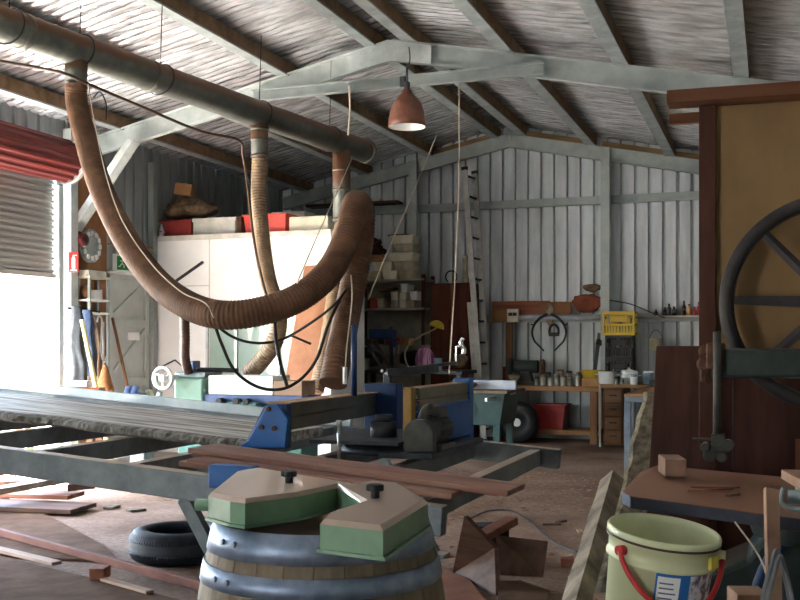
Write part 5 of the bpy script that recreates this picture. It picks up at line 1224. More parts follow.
for (px, r, h, m), lab in zip(bl, bn):
    x = atY(px, 312, 15.08).x; t = thing('bottle', V((x, 15.08, 1.823)), lab, 'bottle', 'bottles on the thin wall shelf')
    mb = MB(); mb.lathe([(.001, 0), (r, 0), (r, h * .6), (r * .45, h * .74), (r * .4, h * .88), (.001, h * .88)], (x, 15.08, 1.823), 14); mb.build('body', m, t)
    mb = MB(); mb.cyl((x, 15.08, 1.823 + h * .88), (x, 15.08, 1.823 + h), r * .48, n=10); mb.build('cap', 'iron', t)
# -- crates stacked by the post
def crate(c, s, m, label, name='crate'):
    t = thing(name, V(c), label, 'crate', 'crates stacked by the gable post'); x, y, z = c; w_, d_, h_ = s; th = .016
    for nm, lo, hi, ax in (('front_panel', (x - w_ / 2, y - d_ / 2, z), (x + w_ / 2, y - d_ / 2 + th, z + h_), 0), ('back_panel', (x - w_ / 2, y + d_ / 2 - th, z), (x + w_ / 2, y + d_ / 2, z + h_), 0), ('side_panel', (x - w_ / 2, y - d_ / 2 + th, z), (x - w_ / 2 + th, y + d_ / 2 - th, z + h_), 1), ('side_panel', (x + w_ / 2 - th, y - d_ / 2 + th, z), (x + w_ / 2, y + d_ / 2 - th, z + h_), 1)):
        mb = MB(); a = 1 if ax else 0; L0, L1 = lo[a], hi[a]
        def seg(u0, u1, z0, z1):
            p, q = list(lo), list(hi); p[a], q[a] = L0 + (L1 - L0) * u0, L0 + (L1 - L0) * u1; p[2], q[2] = z + h_ * z0, z + h_ * z1; mb.bx(p, q)
        seg(0, 1, .0, .10); seg(0, 1, .40, .48); seg(0, 1, .88, 1.0)
        for i in range(11): u = i / 10 * .94; seg(u, u + .06 - .01, .10, .40)
        for u in (0, .22, .72, .94): seg(u, u + .06, .48, .88)
        seg(.26, .74, .56, .80) if not ax else seg(.3, .7, .70, .80)
        mb.build(nm, m, t)
    mb = MB(); mb.bx((x - w_ / 2 + th, y - d_ / 2 + th, z), (x + w_ / 2 - th, y + d_ / 2 - th, z + th)); mb.build('bottom', m, t); return t
cx_ = atY(620, 320, 14.85).x; cw = atY(636, 320, 14.7).x - atY(604, 320, 14.7).x
B2 = .865
crate((cx_, 14.88, B2 + .002), (cw * .86, .34, .335), 'black', 'black crate at the bottom of the stack behind the white pots')
crate((cx_, 14.88, B2 + .339), (cw * .86, .34, .335), 'black', 'black crate in the middle of the stack under the yellow one')
crate((cx_, 14.88, B2 + .676), (cw, .36, .34), 'yellow', 'yellow plastic crate on top of the stack by the gable post')
# -- second bench right of the timber one
b2x0, b2x1 = wx1_ + .06, atY(690, 386, 14.4).x
t2 = thing('drawer_bench', V(((b2x0 + b2x1) / 2, 14.6, 0)), 'timber topped bench over a brown drawer unit by the gable wall', 'workbench')
mb = MB(); mb.bx((b2x0, 14.0, B2 - .05), (b2x1 + .3, 15.12, B2)); mb.build('top', 'pine_x', t2, bevel=.005)
du0, du1 = b2x0 + .03, atY(623, 400, 14.1).x
mb = MB(); mb.bx((du0, 14.1, .03), (du1, 14.9, B2 - .052)); mb.build('drawer_case', 'brown_dk', t2, bevel=.005)
for i in range(4):
    z_ = .06 + i * .185; mb = MB(); mb.bx((du0 + .02, 14.075, z_), (du1 - .02, 14.099, z_ + .17)); dr = mb.build('drawer', 'brown_mid', t2, bevel=.005)
    mb = MB(); mb.bx(((du0 + du1) / 2 - .05, 14.055, z_ + .085), ((du0 + du1) / 2 + .05, 14.074, z_ + .105)); mb.build('handle', 'iron', dr, bevel=.003)
mb = MB(); mb.bx((b2x1 + .2, 14.9, 0), (b2x1 + .28, 15.0, B2 - .05)); mb.build('leg', 'pine_z', t2)
mb = MB(); mb.bx((b2x1 + .2, 14.1, 0), (b2x1 + .28, 14.2, B2 - .05)); mb.build('leg', 'pine_z', t2)
mb = MB(); mb.bx((b2x0 - .035, 14.1, 0), (b2x0 - .008, 14.16, B2)); mb.build('side_rail', 'steel', t2)
# steel framed table in front
s0, s1 = atY(624, 393, 11.35).x, atY(633, 393, 11.35).x
st = thing('steel_table', V((-1.2, 12.6, 0)), 'steel legged table with a timber top reaching out from the drawer bench', 'table')
mb = MB(); mb.bx((s0, 11.35, B2 - .03), (-.72, 13.9, B2 + .0)); mb.build('top', 'pine_y', st, bevel=.004)
mb = MB(); mb.bx((s0, 11.38, B2 - .09), (-.75, 11.43, B2 - .031)); mb.bx((s0, 11.43, B2 - .09), (s0 + .05, 13.85, B2 - .031)); mb.build('frame', 'steel_bl', st)
for x, y in ((s0, 11.36), (s0, 13.8), (-.8, 11.36), (-.8, 13.8)):
    mb = MB(); mb.bx((x, y, 0), (x + .07, y + .07, B2 - .091)); mb.build('leg', 'steel_bl', st, bevel=.003)
mb = MB(); mb.bx((s0 + .1, 11.9, .0), (-.85, 12.6, .5)); tag(mb.build('dark_crate', 'blackcloth', bevel=.01), 'dark box standing under the steel legged table', 'box')
# pots on the benches
pt = thing('enamel_pot', V((atY(607, 378, 14.15).x, 14.2, B2)), 'white pot with a dark rim, leftmost on the drawer bench', 'pot')
def pot(t, r, h, m='enamel', lid=False):
    c = t.location; mb = MB(); mb.lathe([(.001, 0), (r * .9, 0), (r * .97, h * .1), (r, h * .94), (r * 1.05, h * .96), (r * 1.05, h), (r * .96, h), (r * .9, h * .15), (.001, h * .1)], c, 28); mb.build('body', m, t)
    for sg in (-1, 1):
        mb = MB(); mb.tube(spline([c + V((sg * r, -.03, h * .75)), c + V((sg * (r + .04), -.02, h * .78)), c + V((sg * (r + .04), .02, h * .78)), c + V((sg * r, .03, h * .75))], 5), .008, 8); mb.build('handle', m, t)
    if lid:
        mb = MB(); mb.lathe([(r * 1.04, h + .001), (r * .9, h + .03), (r * .3, h + .045), (.001, h + .046)], c, 28); mb.cyl(c + V((0, 0, h + .045)), c + V((0, 0, h + .075)), .02, n=12); mb.build('lid', m, t)
pot(pt, .125, .17)
pt = thing('enamel_pot', V((atY(629, 376, 14.3).x, 14.3, B2 + .001)), 'white lidded pot in the middle of the drawer bench', 'pot'); pot(pt, .12, .15, 'enamel', True)
can(atY(648.5, 376, 14.3).x, 14.3, B2 + .001, .075, .15, 'paintblue', 'blue grey tin at the right of the white lidded pot', 'enamel')
can(atY(634, 380, 14.07).x, 14.07, B2 + .001, .05, .10, 'enamel', 'short white jar in front of the white lidded pot', 'paintblue', 'jar', 'jar')
can(atY(622, 384, 14.07).x, 14.07, B2 + .001, .03, .055, 'jar', 'small grey jar, right of the two at the front of the drawer bench', 'tin', 'jar', 'jar')
can(atY(616.5, 384, 14.05).x, 14.05, B2 + .001, .035, .07, 'jar', 'small grey jar, left of the two at the front of the drawer bench', 'iron', 'jar', 'jar')
mb = MB(); mb.bx((atY(650, 376, 13.6).x, 13.5, B2 + .001), (atY(662, 376, 13.6).x, 13.75, B2 + .08)); tag(mb.build('dark_box', 'iron', bevel=.006), 'small dark box half hidden behind the dark red slab on the steel legged table', 'box')
# little bucket hanging on the wall
hbk = thing('hanging_bucket', atY(656, 351, 15.0), 'small grey white bucket hanging under the thin wall shelf', 'bucket')
c = atY(656, 351, 15.0); mb = MB(); mb.lathe([(.001, 0), (.075, 0), (.095, .18), (.1, .185), (.088, .18), (.07, .01), (.001, .01)], c, 20); mb.build('shell', 'cream_d', hbk)
mb = MB(); mb.tube(spline([c + V((-.095, 0, .17)), c + V((-.06, 0, .26)), c + V((0, 0, .30)), c + V((.06, 0, .26)), c + V((.095, 0, .17))], 6), .005, 6); mb.build('handle', 'iron', hbk)
cord([atY(608, 300, 15.05), atY(630, 304, 15.0), atY(650, 312, 14.98), atY(665, 318, 14.95)], .008, 'black', 'thin black cord sagging above the yellow crate', 'power_cord')
# ================================================================== LEFT SIDE: TOOL CORNER, SIGNS, LATHE
XW = XL + .04
PY0, PY1 = atX(76, 230, XL + .05).y, atX(106, 230, XL + .05).y
mb = MB(); za = atX(90, 265, XL + .05).z; mb.bx((XL + .035, 9.82, .003), (XL + .052, EY0 - .06, 3.5)); tag(mb.build('plywood_backing', 'brown_ply'), 'orange brown plywood backing on the wall between column and grey door', 'panel')
# saw blade rack disc and red reel
ck = atX(89, 246, XL + .06)
ds = thing('hanging_blade_rack', ck - V((0, 0, .2)), 'round rack of pale circular saw blades hanging on the plywood backing', 'blade rack')
mb = MB(); mb.cyl(ck, ck + V((.03, 0, 0)), .20, n=40); mb.build('disc', 'cast_grey', ds)
for i in range(12):
    q = 2 * PI * i / 12; mb = MB(); c = ck + V((.031, .15 * math.cos(q), .15 * math.sin(q))); mb.cyl(c, c + V((.02, 0, 0)), .03, n=12); mb.build('blade', 'alu', ds)
rr = atX(79, 240, XL + .10); mb = MB(); mb.cyl(rr + V((.0, 0, 0)), rr + V((.09, 0, 0)), .07, n=28); o = mb.build('red_reel', 'rollred'); tag(o, 'dark red reel on the wall left of the blade rack', 'reel')
mb = MB(); mb.cyl(rr + V((.09, 0, 0)), rr + V((.1, 0, 0)), .04, n=16); mb.build('hub', 'black', o)
# fire extinguisher sign, red with a white extinguisher
fs_ = W(73.5, 262, 11.5); sg = thing('fire_sign', fs_ - V((0, 0, .12)), 'small red fire extinguisher sign with white symbol on the column', 'sign')
def sq(c, w_, h_, m, name, parent, off, t=.003):
    mb = MB(); r = V((RX, RY, 0)); f = V((FX, FY, 0)); c = c - f * off
    mb.prism([c - r * w_ / 2 - V((0, 0, h_ / 2)), c + r * w_ / 2 - V((0, 0, h_ / 2)), c + r * w_ / 2 + V((0, 0, h_ / 2)), c - r * w_ / 2 + V((0, 0, h_ / 2))], f * t); return mb.build(name, m, parent)
pl_ = sq(fs_, .105, .225, 'signred', 'plate', sg, 0)
sq(fs_ + V((0, 0, -.012)), .038, .12, 'signwhite', 'cylinder_symbol', pl_, .003); sq(fs_ + V((0, 0, .062)), .018, .03, 'signwhite', 'neck_symbol', pl_, .003); sq(fs_ + V((RX, RY, 0)) * .018 + V((0, 0, .075)), .04, .01, 'signwhite', 'hose_symbol', pl_, .003); sq(fs_ - V((0, 0, .093)), .07, .012, 'signwhite', 'caption_bar', pl_, .003)
# exit sign above the grey door
ex = W(126, 263, 12.75); es = thing('exit_sign', ex - V((0, 0, .12)), 'green and white exit light above the grey side door', 'exit sign')
e_r = V((.36, .93, 0)).normalized(); e_f = V((-e_r.y, e_r.x, 0))
def eq(du, dz, w_, h_, m, name, parent, off, t=.004, poly=None):
    c = ex + e_r * du + V((0, 0, dz)) - e_f * off; mb = MB()
    mb.prism([c - e_r * w_ / 2 - V((0, 0, h_ / 2)), c + e_r * w_ / 2 - V((0, 0, h_ / 2)), c + e_r * w_ / 2 + V((0, 0, h_ / 2)), c - e_r * w_ / 2 + V((0, 0, h_ / 2))], e_f * t); return mb.build(name, m, parent)
eq(-.02, 0, .34, .21, 'signwhite', 'case', es, 0, .07)
fc = eq(.02, -.005, .30, .17, 'signgreen', 'green_face', es, .004)
eq(.07, -.005, .055, .15, 'signwhite', 'door_symbol', fc, .008)
c_ = ex + e_r * -.06 - e_f * .008
mb = MB(); mb.cyl(c_ + V((0, 0, .05)) + e_r * .02, c_ + V((0, 0, .05)) + e_r * .02 - e_f * .003, .014, n=12); mb.build('head_symbol', 'signwhite', fc)
mb = MB()
for (u0, z0, u1, z1) in ((.012, .036, -.004, -.01), (-.004, -.01, .03, -.03), (.03, -.03, .024, -.065), (-.004, -.01, -.03, -.045), (-.03, -.045, -.055, -.05), (.01, .03, -.03, .018), (.01, .03, .04, .008)): mb.bar(c_ + e_r * u0 + V((0, 0, z0)), c_ + e_r * u1 + V((0, 0, z1)), .013, .003, up=e_f)
mb.build('runner_symbol', 'signwhite', fc)
mb = MB(); mb.bx((XL + .055, EY0 - .05, 2.275), (XL + .30, EY1 + .0, 2.30)); tag(mb.build('wall_shelf', 'signwhite', bevel=.003), 'white ledge above the grey side door', 'ledge')
mb = MB(); mb.bx((XL + .055, EY0 - .05, 2.62), (XL + .22, EY1 - .15, 2.645)); tag(mb.build('wall_shelf', 'pine_x', bevel=.003), 'narrow brown ledge above the exit light', 'ledge')
# tall narrow shelf in the tool corner
SYa, SYb = 9.86, 10.24
tr = thing('tool_shelf', V((XL + .22, 10.3, 0)), 'tall narrow tool shelf against the plywood backing beside the column', 'shelf unit')
shx0, shx1 = XL + .056, XL + .24
tzs = [atX(90, y, XL + .2).z for y in (276, 299, 312)]
for i, z in enumerate(tzs):
    mb = MB(); mb.bx((shx0, SYa, z - .025), (shx1, SYb, z)); mb.build('shelf', 'signwhite' if i else 'cream', tr, bevel=.003)
for y in (SYa, SYb - .03):
    for x in (shx0, shx1 - .03):
        mb = MB(); mb.bx((x + .0005, y + .0005, 0), (x + .03, y + .03, tzs[0] - .026)); mb.build('upright', 'steel', tr)
mb = MB(); mb.bx((shx0 + .02, SYa + .02, tzs[0] + .001), (shx1 - .03, SYb - .02, tzs[0] + .07)); tag(mb.build('flat_box', 'white_dirty', bevel=.006), 'flat off white box on top of the tool shelf', 'box')
mb = MB(); mb.bx((shx0 + .03, SYa + .14, tzs[1] + .001), (shx1 - .05, SYa + .27, tzs[1] + .11)); tag(mb.build('small_box', 'signwhite', bevel=.005), 'small white box in the middle of the tool shelf', 'box')
mb = MB(); mb.blob((shx0 + .08, SYa + .07, tzs[1] + .085), (.06, .05, .07), 81, .2); tag(mb.build('straw_bundle', 'pine_x'), 'straw coloured bundle at the left of the white box on the tool shelf', 'bundle')
can(shx0 + .08, SYb - .06, tzs[1] + .001, .035, .12, 'enamel', 'white tin right of the white box on the tool shelf')
# hanging work clothes
def hang(px, y0, y1, d, w0, w1, m, label, name, seed):
    mb = MB(); a, b = W(px, y0, d), W(px, y1, d); nu, nv = 26, 30; r = V((RX, RY, 0)); f = V((FX, FY, 0))
    def fn(u, v):
        th = 2 * PI * u; w_ = w0 + (w1 - w0) * min(1, v * 1.5)
        k_ = 1 + .18 * math.sin(th * 6 + 3 * mnoise.noise(V((v * 2, seed, 0)))) * min(1, v * 2 + .2)
        p = a + (b - a) * v; return p + r * (math.cos(th) * w_ * k_) + f * (math.sin(th) * w_ * .45 * k_) + r * .03 * mnoise.noise(V((v * 3, seed, 4)))
    mb.grid(fn, nu, nv); tag(mb.build(name, m), label, 'clothes'); return mb
hang(76, 306, 394, 11.35, .05, .11, 'cloth_grey', 'grey overalls hanging in front of the column', 'hanging_overalls', 1.0)
hang(87, 310, 376, 11.6, .05, .10, 'cloth_blue', 'faded blue jacket hanging beside the grey overalls', 'hanging_jacket', 5.0)
hang(96, 316, 390, 11.75, .04, .075, 'cloth_brown', 'brown apron hanging right of the blue jacket', 'hanging_apron', 9.0)
mb = MB(); mb.bar(W(68, 308, 11.52), W(100, 312, 11.8), .02, .02); tag(mb.build('hanging_rail', 'iron'), 'dark rail the work clothes hang from', 'rail')
def stick(p0, p1, r, m, label, name, extra=None):
    d = p1 - p0; foot = p0 + d * (p0.z / -d.z) if d.z < 0 else p1
    mb = MB(); mb.cyl(p0, V((foot.x, foot.y, .004)), r, n=10); return tag(mb.build(name, m), label, 'pole')
stick(W(82, 320, 11.2), W(99, 402, 10.95), .024, 'yellowpole', 'pale yellow pole leaning in front of the hanging clothes', 'pole')
stick(W(112.5, 318, 12.35), W(127, 385, 12.15), .018, 'pine_z', 'thin brown broom stick leaning on the grey side door', 'broom_stick')
stick(W(103, 322, 11.75), W(104, 400, 11.7), .014, 'alu', 'slim grey pipe standing right of the yellow pole', 'pipe')
mb = MB(); mb.tube(spline([W(97, 322, 11.68), W(99, 316, 11.7), W(102, 322, 11.7), W(101, 350, 11.7), W(104, 362, 11.7), W(107, 356, 11.7)], 6), .012, 8); tag(mb.build('hook_rod', 'alu'), 'bent grey rod hooked over the clothes rail beside the grey door', 'rod')
mb = MB(); c = W(105, 379, 11.45); mb.lathe([(.001, -.28), (.12, -.28), (.10, -.1), (.04, .1), (.02, .16), (.001, .16)], c, 16); tag(mb.build('straw_broom', 'straw'), 'orange brown broom brush standing low right of the yellow pole', 'broom')

# brown tapered hull-like timber on trestles
tr2 = thing('trestle', V((W(60, 400, 10.4).x, W(60, 400, 10.4).y, 0)), 'timber trestle behind the weathered slab under the tapered brown timber', 'trestle')
pc = W(62, 393, 10.4); tzz = pc.z - .085
ax = V((.95, .3, 0)).normalized(); ay = V((-ax.y, ax.x, 0))
mb = MB(); mb.bar(pc - ax * .5 + V((0, 0, tzz - pc.z)), pc + ax * .42 + V((0, 0, tzz - pc.z)), .10, .06); mb.build('beam', 'pine_x', tr2, bevel=.005)
for s_ in (-.4, .34):
    for t_ in (-1, 1):
        mb = MB(); a = pc + ax * s_ + ay * t_ * .03; a.z = tzz - .03; b = pc + ax * s_ + ay * t_ * .28; b.z = .003; mb.bar(a, b, .06, .035); mb.build('leg', 'pine_z', tr2)
mb = MB(); h0 = tzz + .031
prof = [(-.62, h0 + .10), (-.52, h0 + .02), (-.2, h0), (.42, h0), (.42, h0 + .11), (-.2, h0 + .12), (-.45, h0 + .125), (-.62, h0 + .12)]
mb.prism([V((pc.x, pc.y, 0)) + ax * u + V((0, 0, z)) - ay * .09 for u, z in prof], ay * .18); tag(mb.build('tapered_timber', 'redbrown_gloss', bevel=.006), 'tapered red brown timber like a small hull near the roller door', 'timber')
mb = MB(); c = W(81, 383, 10.42); mb.box((c.x, c.y, h0 + .115 + .035), (.16, .12, .06), Matrix.Rotation(.3, 3, 'Z')); tag(mb.build('white_block', 'signwhite', bevel=.004), 'small white block on the tapered red brown timber', 'block')

# bench grinder with blue guards, and a pedestal
gr = thing('bench_grinder', V((W(138, 400, 9.6).x, W(138, 400, 9.6).y, 0)), 'bench grinder with two blue wheel guards beside the lathe', 'grinder')
c = W(134, 397, 9.6)
for px in (129.5, 136):
    p = W(px, 398, 9.6); mb = MB(); mb.cyl(p - V((RX, RY, 0)) * .025 , p + V((RX, RY, 0)) * .025, .115, n=28); mb.build('wheel_guard', 'blue_lt', gr, bevel=.006)
p = W(144, 398, 9.6); mb = MB(); mb.cyl(W(137, 398, 9.6), W(147, 398, 9.6), .05, n=20); mb.build('motor', 'cast_grey', gr)
mb = MB(); mb.prism([W(x, y, 9.62) for x, y in ((141, 412), (158, 412), (152, 398), (149, 390), (145, 390), (144, 400))], V((FX, FY, 0)) * .12); mb.build('casting', 'cream', gr, bevel=.01)
mb = MB(); q = W(140, 412, 9.66); mb.bx((q.x - .2, q.y - .12, q.z - .05), (q.x + .22, q.y + .2, q.z)); mb.bx((q.x - .08, q.y - .05, 0), (q.x + .08, q.y + .12, q.z - .05)); mb.build('pedestal', 'cast_grey', gr, bevel=.008)

# green lathe
L0 = W(180, 392, 9.0)
lt = thing('wood_lathe', V((L0.x + .4, L0.y + .2, 0)), 'green lathe with a white handwheel in front of the white cabin', 'lathe')
def lp_(x, y, d): return W(x, y, d)
hx0, hx1 = W(172, 390, 9.0), W(196, 390, 9.0); hzb, hzt = W(180, 411, 9.0).z, W(180, 378, 9.0).z
mb = MB(); mb.bx((hx0.x, L0.y - .0, hzb), (hx1.x + .1, L0.y + .42, hzt)); mb.build('headstock', 'teal_lt', lt, bevel=.02)
mb = MB(); mb.bx((hx0.x - .02, L0.y + .05, hzt), (hx1.x + .09, L0.y + .36, hzt + .05)); mb.build('cap', 'cast_grey', lt, bevel=.01)
mb = MB(); p = W(187, 403, 8.99); mb.bx((p.x - .04, L0.y - .006, p.z - .03), (p.x + .05, L0.y - .001, p.z + .03)); mb.build('maker_plate', 'signwhite', lt)
mb = MB(); wcn = W(163, 378, 8.95); rot = Matrix.Rotation(PI / 2, 3, 'X'); mb.lathe([(.082, -.014), (.104, -.012), (.106, .012), (.082, .014)], wcn, 36, rot, closed=True)
for k_ in range(3):
    q = 2 * PI * k_ / 3 + .5; mb.cyl(wcn, wcn + V((.09 * math.cos(q), 0, .09 * math.sin(q))), .012, n=8)
mb.cyl(wcn - V((0, .03, 0)), wcn + V((0, .04, 0)), .03, n=14); mb.build('handwheel', 'signwhite', lt)
mb = MB(); mb.cyl(wcn + V((0, .03, 0)), V((hx0.x + .05, L0.y + .2, wcn.z)), .025, n=10); mb.build('spindle', 'alu', lt)
mb = MB(); p = W(160, 402, 8.95); mb.bar(p - V((.05, 0, .07)), p + V((.0, 0, .09)), .04, .035, up=(0, 1, 0)); mb.bar(p + V((-.05, 0, -.08)), p + V((.16, .1, -.05)), .04, .03); mb.build('lever_bracket', 'cast_grey', lt, bevel=.005)
b0, b1 = W(200, 396, 8.9), W(310, 398, 8.75)
mb = MB(); mb.bx((b0.x - .1, L0.y + .02, b0.z - .06), (b1.x, L0.y + .14, b0.z + .012)); mb.bx((b0.x - .1, L0.y + .26, b0.z - .06), (b1.x, L0.y + .38, b0.z + .012)); mb.build('bed_way', 'blue_lt', lt, bevel=.004)
mb = MB(); mb.bx((hx0.x + .02, L0.y + .04, 0), (hx1.x + .06, L0.y + .38, hzb)); mb.build('pedestal', 'teal', lt, bevel=.01)
mb = MB(); mb.bx((b1.x - .35, L0.y + .04, 0), (b1.x - .02, L0.y + .38, b0.z - .061)); mb.build('tail_pedestal', 'teal', lt, bevel=.01)
q0_, q1_ = W(236, 406, 8.85), W(262, 406, 8.85)
mb = MB(); mb.bx((q0_.x - .06, L0.y - .04, W(236, 414, 8.85).z), (q1_.x + .03, L0.y + .2, W(236, 399, 8.85).z - .02)); mb.build('saddle', 'teal', lt, bevel=.015)
for px in (222, 242, 254):
    mb = MB(); p = W(px, 401, 8.86); mb.cyl(V((p.x, L0.y - .06, p.z)), V((p.x, L0.y + .05, p.z)), .028, n=12); mb.build('knob', 'black', lt)
mb = MB(); p = W(185, 372, 9.05); mb.bx((p.x - .06, L0.y + .12, hzt + .051), (p.x + .05, L0.y + .24, hzt + .15)); mb.build('switch_box', 'blue_lt', lt, bevel=.01)
mb = MB(); mb.tube(spline([W(194, 369.5, 9.15), W(205, 369.7, 9.15), W(222, 370, 9.15), W(238, 370.5, 9.15)], 6), .02, 8); mb.build('tool_rest_bar', 'iron', lt)
mb = MB(); p = W(197, 386, 8.97); mb.cyl(V((hx1.x + .1, L0.y + .2, hzt - .09)), V((hx1.x + .13, L0.y + .2, hzt - .09)), .07, n=20); mb.build('chuck', 'iron', lt)
stick_ = MB(); stick_.bar(W(157, 369, 9.3), W(175, 360, 9.4), .012, .012); stick_.bar(W(175, 360, 9.4), W(182, 366, 9.4), .012, .012); tag(stick_.build('thin_rod', 'iron'), 'thin bent rod standing over the lathe headstock', 'rod')
# long white box and tan block lying on the lathe bed
zb = b0.z + .014
xw0, xw1 = hx1.x + .135, atY(274, 390, L0.y + .05).x
mb = MB(); mb.bx((xw0, L0.y + .03, zb), (xw1, L0.y + .36, zb + .165)); tag(mb.build('white_box', 'signwhite', bevel=.006), 'long bright white box lying on the lathe bed', 'box')
mb = MB(); mb.bx((xw1 + .008, L0.y + .03, zb), (atY(303, 390, L0.y + .05).x, L0.y + .3, zb + .125)); tag(mb.build('timber_block', 'paleblock', bevel=.004), 'tan timber block at the right end of the white box', 'block')

# ================================================================== FLOOR CLUTTER
# tyre
tc = V((W(179, 540, 6.7).x, W(179, 540, 6.7).y, 0))
ty = thing('car_tyre', tc, 'worn black car tyre lying flat under the steel frame', 'tyre')
mb = MB(); H_, R1 = .205, .315
mb.lathe([(.195, .03), (.205, .008), (.25, .0), (.29, .012), (.312, .045), (R1, .07), (R1, .135), (.312, .16), (.29, .193), (.25, .205), (.205, .197), (.195, .175), (.215, .15), (.222, .10), (.215, .055)], tc, 64, closed=True)
for z in (.085, .12): mb.lathe([(R1 + .0005, z - .004), (R1 + .003, z), (R1 + .0005, z + .004)], tc, 64)
mb.build('carcass', 'tyre', ty)
mb = MB()
for i in range(96):
    q = 2 * PI * i / 96; r = Matrix.Rotation(q, 3, 'Z'); mb.box(tc + r @ V((R1 - .0115, 0, .158)), (.022, .011, .05), r @ Matrix.Rotation(-.5, 3, 'Y'))
mb.build('tread_ring', 'tyre', ty)
mb = MB()
for i in range(96):
    q = 2 * PI * i / 96; r = Matrix.Rotation(q, 3, 'Z'); mb.box(tc + r @ V((R1 - .0115, 0, .047)), (.022, .011, .05), r @ Matrix.Rotation(.5, 3, 'Y'))
mb.build('tread_ring', 'tyre', ty)

# sheets and boards stacked on the left of the floor
def flat(pts, z, t, m, name, label, cat, bevel=.003):
    mb = MB(); mb.prism([V((p.x, p.y, z)) for p in pts], (0, 0, t)); return tag(mb.build(name, m, bevel=bevel), label, cat)
def fl(x, y, z): return atZ(x, y, z)
flat([fl(-12, 553, .02), fl(-12, 489, .02), fl(0, 494, .02), fl(60, 521, .02), fl(104, 545, .02), fl(120, 560, .02), fl(60, 558, .02)], .001, .018, 'ply_floor', 'dusty_sheet', 'dusty triangular sheet lying on the floor left of the tyre', 'sheet')
flat([fl(-20, 551, .04), fl(0, 555, .04), fl(60, 570, .04), fl(130, 586, .04), fl(205, 606, .04), fl(205, 640, .04), fl(-40, 640, .04)], .001, .038, 'ply_floor', 'plywood_sheet', 'large dusty plywood sheet at the bottom left corner', 'sheet')
p0, p1 = fl(-14, 531, .03), fl(212, 592, .03)
board(V((p0.x, p0.y, .050)), V((p1.x, p1.y, .050)), .035, .05, 'redwood_d', 'edge_board', 'long narrow red brown board along the back edge of the plywood sheet')
p0, p1 = fl(-10, 546, .06), fl(57, 562, .06)
board(V((p0.x, p0.y, .052)), V((p1.x, p1.y, .052)), .07, .022, 'paleblock', 'pale_offcut', 'pale offcut strip on the back edge of the large plywood sheet', 'offcut')
mb = MB(); p = fl(100, 573, .07); mb.box((p.x, p.y, .040 + .035), (.09, .12, .066), Matrix.Rotation(.3, 3, 'Z')); tag(mb.build('small_block', 'redwood_x', bevel=.004), 'small brown block on the edge of the plywood sheet', 'block')
p0, p1 = fl(104, 579, .05), fl(150, 592, .05)
board(V((p0.x, p0.y, .050)), V((p1.x, p1.y, .050)), .05, .018, 'paleblock', 'pale_offcut', 'short pale strip right of the small brown block', 'offcut')
# pile of rough boards by the roller door
pile = [((-30, 500), (62, 499), 8.15, 8.35, .26, .03, 'darkwood', 'lowest wide dark board of the pile by the roller door', .30),
        ((-40, 495), (80, 488), 8.05, 8.5, .20, .035, 'redwood_x', 'second board from the bottom of the pile by the roller door', .24)]
def pboard(a, b, za, zb, w_, t_, m, label, name='rough_board'):
    A, B = fl(*a, za), fl(*b, zb); A.z += .022; B.z += .022; board(A, B, w_, t_, m, name, label, 'board', 'rough boards piled by the roller door')
pboard((-50, 505), (84, 511), .02, .02, .40, .036, 'darkwood', 'lowest wide dark board of the pile by the roller door')
pboard((-50, 494), (76, 498), .06, .06, .30, .036, 'redwood_x', 'second board from the bottom of the pile by the roller door')
pboard((-50, 484), (58, 485), .10, .10, .20, .036, 'darkwood', 'dark board in the middle of the pile by the roller door')
pboard((-40, 500), (66, 481), .15, .19, .16, .05, 'palegrain', 'pale thick board lying slanted on top of the pile by the roller door')
pboard((-40, 483), (12, 472), .16, .19, .12, .05, 'redwood_x', 'short red board behind the slanted pale one in the pile')
pboard((68, 490), (95, 487), .13, .15, .10, .06, 'darkwood', 'short dark block at the right end of the board pile')
for px, py, L_, lab in ((112, 507, .16, 'flat dark chip of bark on the floor between pile and tyre'), (136, 510, .14, 'second flat bark chip on the floor between pile and tyre')):
    p = fl(px, py, .01); mb = MB(); mb.box((p.x, p.y, .012), (L_, .09, .02), Matrix.Rotation(px * .1, 3, 'Z')); tag(mb.build('bark_chip', 'bark', bevel=.004), lab, 'offcut')
# offcut heap in the middle
def quadplate(pts, t, m, name, label, cat='offcut'):
    pts = [V(p) for p in pts]; n_ = (pts[1] - pts[0]).cross(pts[-1] - pts[0]).normalized()
    if n_.dot(V((FX, FY, 0))) < 0: n_ = -n_
    mb = MB(); mb.prism(pts, n_ * t); return tag(mb.build(name, m, bevel=.003), label, cat)
def ground(p): return V((p.x, p.y, .001))
a, b = fl(500, 575, .001), fl(543, 577, .001)
quadplate([ground(a), ground(b), W(548, 541, 6.35), W(496, 535, 6.35)], .018, 'darkwood_m', 'square_offcut', 'square brown offcut standing on edge in the middle of the floor')
a, b = fl(452, 574, .001), fl(496, 596, .001)
quadplate([ground(a), ground(b), W(494, 548, 6.0), W(464, 516, 6.0)], .03, 'darkwood', 'leaning_offcut', 'dark offcut leaning left of the square brown offcut')
mb = MB(); mb.bar(W(474, 541, 6.2), W(512, 520, 6.5), .10, .05); tag(mb.build('stubby_offcut', 'redwood_m', bevel=.006), 'stubby brown offcut lying across the top of the leaning offcuts', 'offcut')
mb = MB(); a = fl(462, 582, .0); mb.box((a.x, a.y + .62, .12), (.22, .18, .24), Matrix.Rotation(.5, 3, 'Z')); tag(mb.build('dark_box', 'blackcloth', bevel=.008), 'dark box behind the leaning offcuts', 'box')
flat([fl(498, 600, .02), fl(498, 581, .02), fl(520, 580, .02), fl(549, 590, .02), fl(548, 600, .02)], .001, .02, 'ply_floor', 'floor_board', 'flat dusty board on the floor before the square brown offcut', 'board')
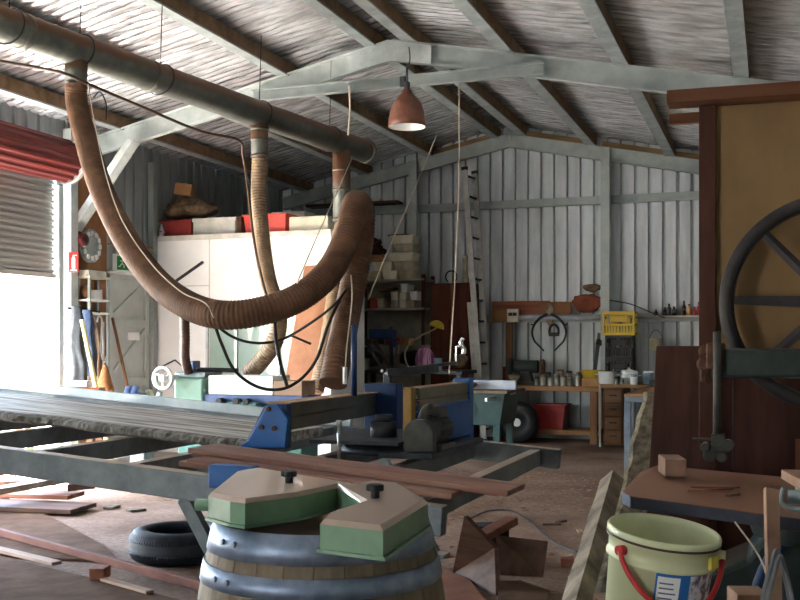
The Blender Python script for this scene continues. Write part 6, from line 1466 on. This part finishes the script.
flat([fl(436, 640, .02), fl(436, 566, .02), fl(470, 580, .02), fl(494, 612, .02), fl(500, 660, .02)], .001, .022, 'redsheet', 'dusty_sheet', 'reddish dusty sheet on the floor right of the barrel', 'sheet')
mb = MB(); a = fl(566, 567, .0); mb.box((a.x, a.y + .04, .026), (.085, .07, .05), Matrix.Rotation(.2, 3, 'Z')); tag(mb.build('small_block', 'redwood_x', bevel=.004), 'small red brown block alone on the floor left of the rough edged plank', 'block')
cord([fl(466, 520, .01), fl(488, 511, .01), fl(512, 511, .01), fl(530, 522, .01), fl(545, 535, .01), fl(560, 546, .01), fl(578, 552, .01)], .007, 'iron', 'thin dark cord snaking over the floor beyond the offcuts', 'power_cord')
for i, (px, py, L_) in enumerate(((552, 524, .14), (561, 521, .1), (580, 531, .13))):
    p = fl(px, py, .01); mb = MB(); mb.box((p.x, p.y, .008), (L_, .04, .012), Matrix.Rotation(i * .8 + .3, 3, 'Z')); tag(mb.build('wood_scrap', 'darkwood' if i < 2 else 'paleblock'), ['left of two dark wood scraps on the floor beside the rough edged plank', 'right of two dark wood scraps on the floor beside the rough edged plank', 'pale wood scrap on the floor beside the rough edged plank'][i], 'offcut')
# blocks behind the bucket
mb = MB(); p = W(748, 590, 3.2); mb.box((p.x, p.y, p.z - .05), (.10, .12, .10), Matrix.Rotation(.3, 3, 'Z')); o = mb.build('timber_block', 'dustwood', bevel=.004)
tag(o, 'dusty timber block low between bucket and narrow batten', 'block'); mb = MB(); mb.bx((p.x - .16, p.y - .12, 0), (p.x + .16, p.y + .12, p.z - .101)); tag(mb.build('low_crate', 'pine_x', bevel=.005), 'low timber crate carrying the dusty block beside the bucket', 'crate')
FOOT = []
bpy.context.view_layer.update()
for o_ in list(COL.objects):
    if o_.type != 'MESH' or o_.get('kind') == 'structure': continue
    cs = [o_.matrix_world @ V(c_2) for c_2 in o_.bound_box]
    if min(c_2.z for c_2 in cs) < .07: FOOT.append((min(c_2.x for c_2 in cs) - .05, max(c_2.x for c_2 in cs) + .05, min(c_2.y for c_2 in cs) - .05, max(c_2.y for c_2 in cs) + .05))
def rnd():
    while True:
        x, y = random.uniform(-5.2, 0), random.uniform(4.6, 11)
        if not any(a_[0] < x < a_[1] and a_[2] < y < a_[3] for a_ in FOOT): return V((x, y, .004))
chips('wood_chips', rnd, 2600, 'chips', 'wood chips and shavings strewn over the shed floor', (.036, .014, .005))
